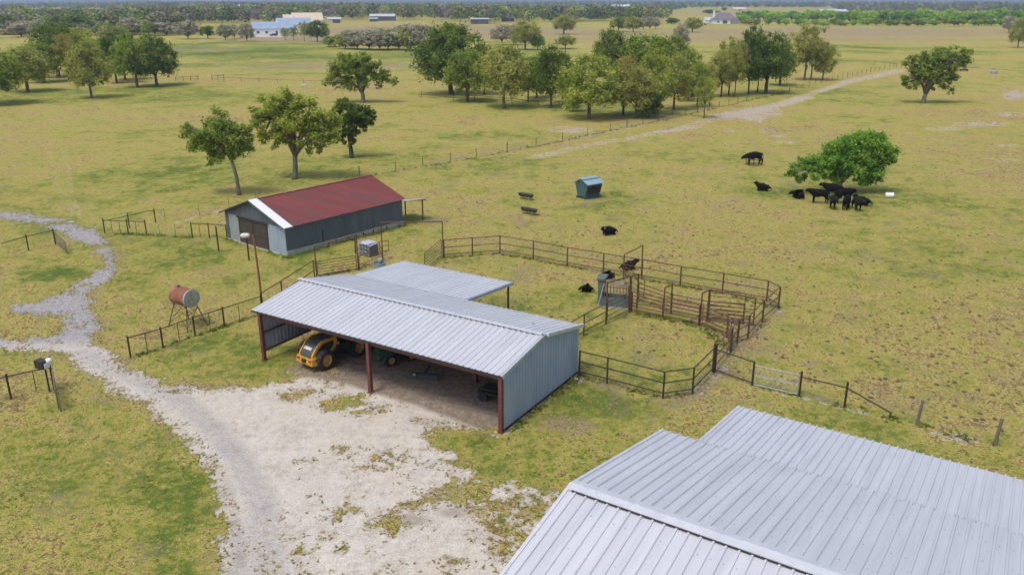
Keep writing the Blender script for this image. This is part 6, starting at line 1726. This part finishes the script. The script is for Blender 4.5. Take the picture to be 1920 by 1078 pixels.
def tufts(name, seed, n, vlo, vhi, pal, size, label, pw=1.0, ulim=(-120, 2040), nmul=1.0, clump=.5):
    rng = np.random.default_rng(seed)
    u = rng.uniform(*ulim, n); v = vlo + (vhi - vlo) * rng.random(n) ** pw
    g = np.array([1 / 1.0] * n)
    dx = (u - 960) / FPX; vv = (539 - v) / FPX
    dirz = vv * UP[2] + FW[2]; diry = vv * UP[1] + FW[1]
    k = -CAM_H / dirz; x, y = dx * k, diry * k
    dens = fbm(x, y, 2.4, 3, seed)
    ok = free(x, y) & (dens + rng.normal(0, .12, n) > clump)
    x, y = x[ok], y[ok]; n = len(x)
    th = rng.uniform(0, 6.283, (n, 3)); s = size * rng.uniform(.5, 1.3, n)
    h = s * rng.uniform(.10, .26, n)
    V = np.zeros((n, 3, 3, 3))
    for j in range(3):
        c, sn = np.cos(th[:, j]), np.sin(th[:, j])
        lx, ly = rng.normal(0, .7, n) * s, rng.normal(0, .7, n) * s
        V[:, j, 0] = np.stack([x - c * s * .5, y - sn * s * .5, np.full(n, .0)], 1)
        V[:, j, 1] = np.stack([x + c * s * .5, y + sn * s * .5, np.full(n, .0)], 1)
        V[:, j, 2] = np.stack([x + lx, y + ly, h], 1)
    pal = np.array(pal)
    col = pal[rng.integers(0, len(pal), n)] * rng.uniform(.75, 1.25, (n, 1))
    C_ = np.repeat(col, 9, 0)
    o = np_mesh(name, V.reshape(-1, 3), np.arange(n * 9).reshape(-1, 3), M_tuft, {"col": C_})
    return tag(o, label, "grass", kind="stuff")
tufts("grass_tufts", 201, 42000, 430, 1100, [(.30, .29, .08), (.40, .34, .13), (.22, .25, .05), (.16, .22, .04), (.37, .29, .14)], .11, "short mixed green and straw grass tufts over the near ground", 1.15, clump=.47)
tufts("pasture_tufts", 202, 16000, 240, 640, [(.34, .31, .09), (.42, .36, .14), (.25, .26, .06), (.34, .26, .13)], .15, "dry yellow-green pasture grass tufts over the fields", 1.0, clump=.48)
tufts("weed_patches", 203, 14000, 400, 1000, [(.13, .19, .035), (.16, .22, .045)], .13, "darker green weed clumps dotted over the yard grass", 1.0, clump=.60)
verge()
# dung pats and clods in the grazed pasture
rng = np.random.default_rng(77)
n = 900
u = rng.uniform(780, 2000, n); v = 265 + 560 * rng.random(n) ** 1.1
vv = (539 - v) / FPX; k = -CAM_H / (vv * UP[2] + FW[2]); x, y = (u - 960) / FPX * k, (vv * UP[1] + FW[1]) * k
nyard = (y - (G(1500, 745).y)) > -(x - G(1500, 745).x) * .62 + 1.2
ok = free(x, y) & nyard; x, y = x[ok], y[ok]
V, F = [], []
for (a, b) in zip(x, y):
    r = rng.uniform(.06, .17); h = rng.uniform(.03, .07); m0 = len(V); kk = 7
    for j in range(kk):
        q = 6.283 * j / kk; rr = r * rng.uniform(.7, 1.25)
        V.append((a + rr * math.cos(q), b + rr * math.sin(q), .004)); 
    for j in range(kk):
        q = 6.283 * j / kk; rr = r * rng.uniform(.35, .6)
        V.append((a + rr * math.cos(q), b + rr * math.sin(q), h * rng.uniform(.8, 1.2)))
    for j in range(kk):
        F.append((m0 + j, m0 + (j + 1) % kk, m0 + kk + (j + 1) % kk)); F.append((m0 + j, m0 + kk + (j + 1) % kk, m0 + kk + j))
    for j in range(1, kk - 1): F.append((m0 + kk, m0 + kk + j, m0 + kk + j + 1))
o = np_mesh("dung_pats", np.array(V), np.array(F), M_dung); tag(o, "dark dried dung pats and clods dotted over the grazed pasture", "dung", kind="stuff")

# ------------------------------------------------------------------ air
m, nt, out = newmat("hazy_air")
pv = N(nt, "ShaderNodeVolumePrincipled"); pv.inputs['Color'].default_value = (.60, .74, .95, 1); pv.inputs['Density'].default_value = 0.00017; pv.inputs['Anisotropy'].default_value = .2
nt.links.new(pv.outputs[0], out.inputs['Volume'])
hz = MB(); hz.box((0, 5000, 18), (24000, 12600, 38)); o = hz.build("haze", m); tag(o, kind="stuff"); o["label"] = "thin pale air fading the far woods"; o["category"] = "haze"
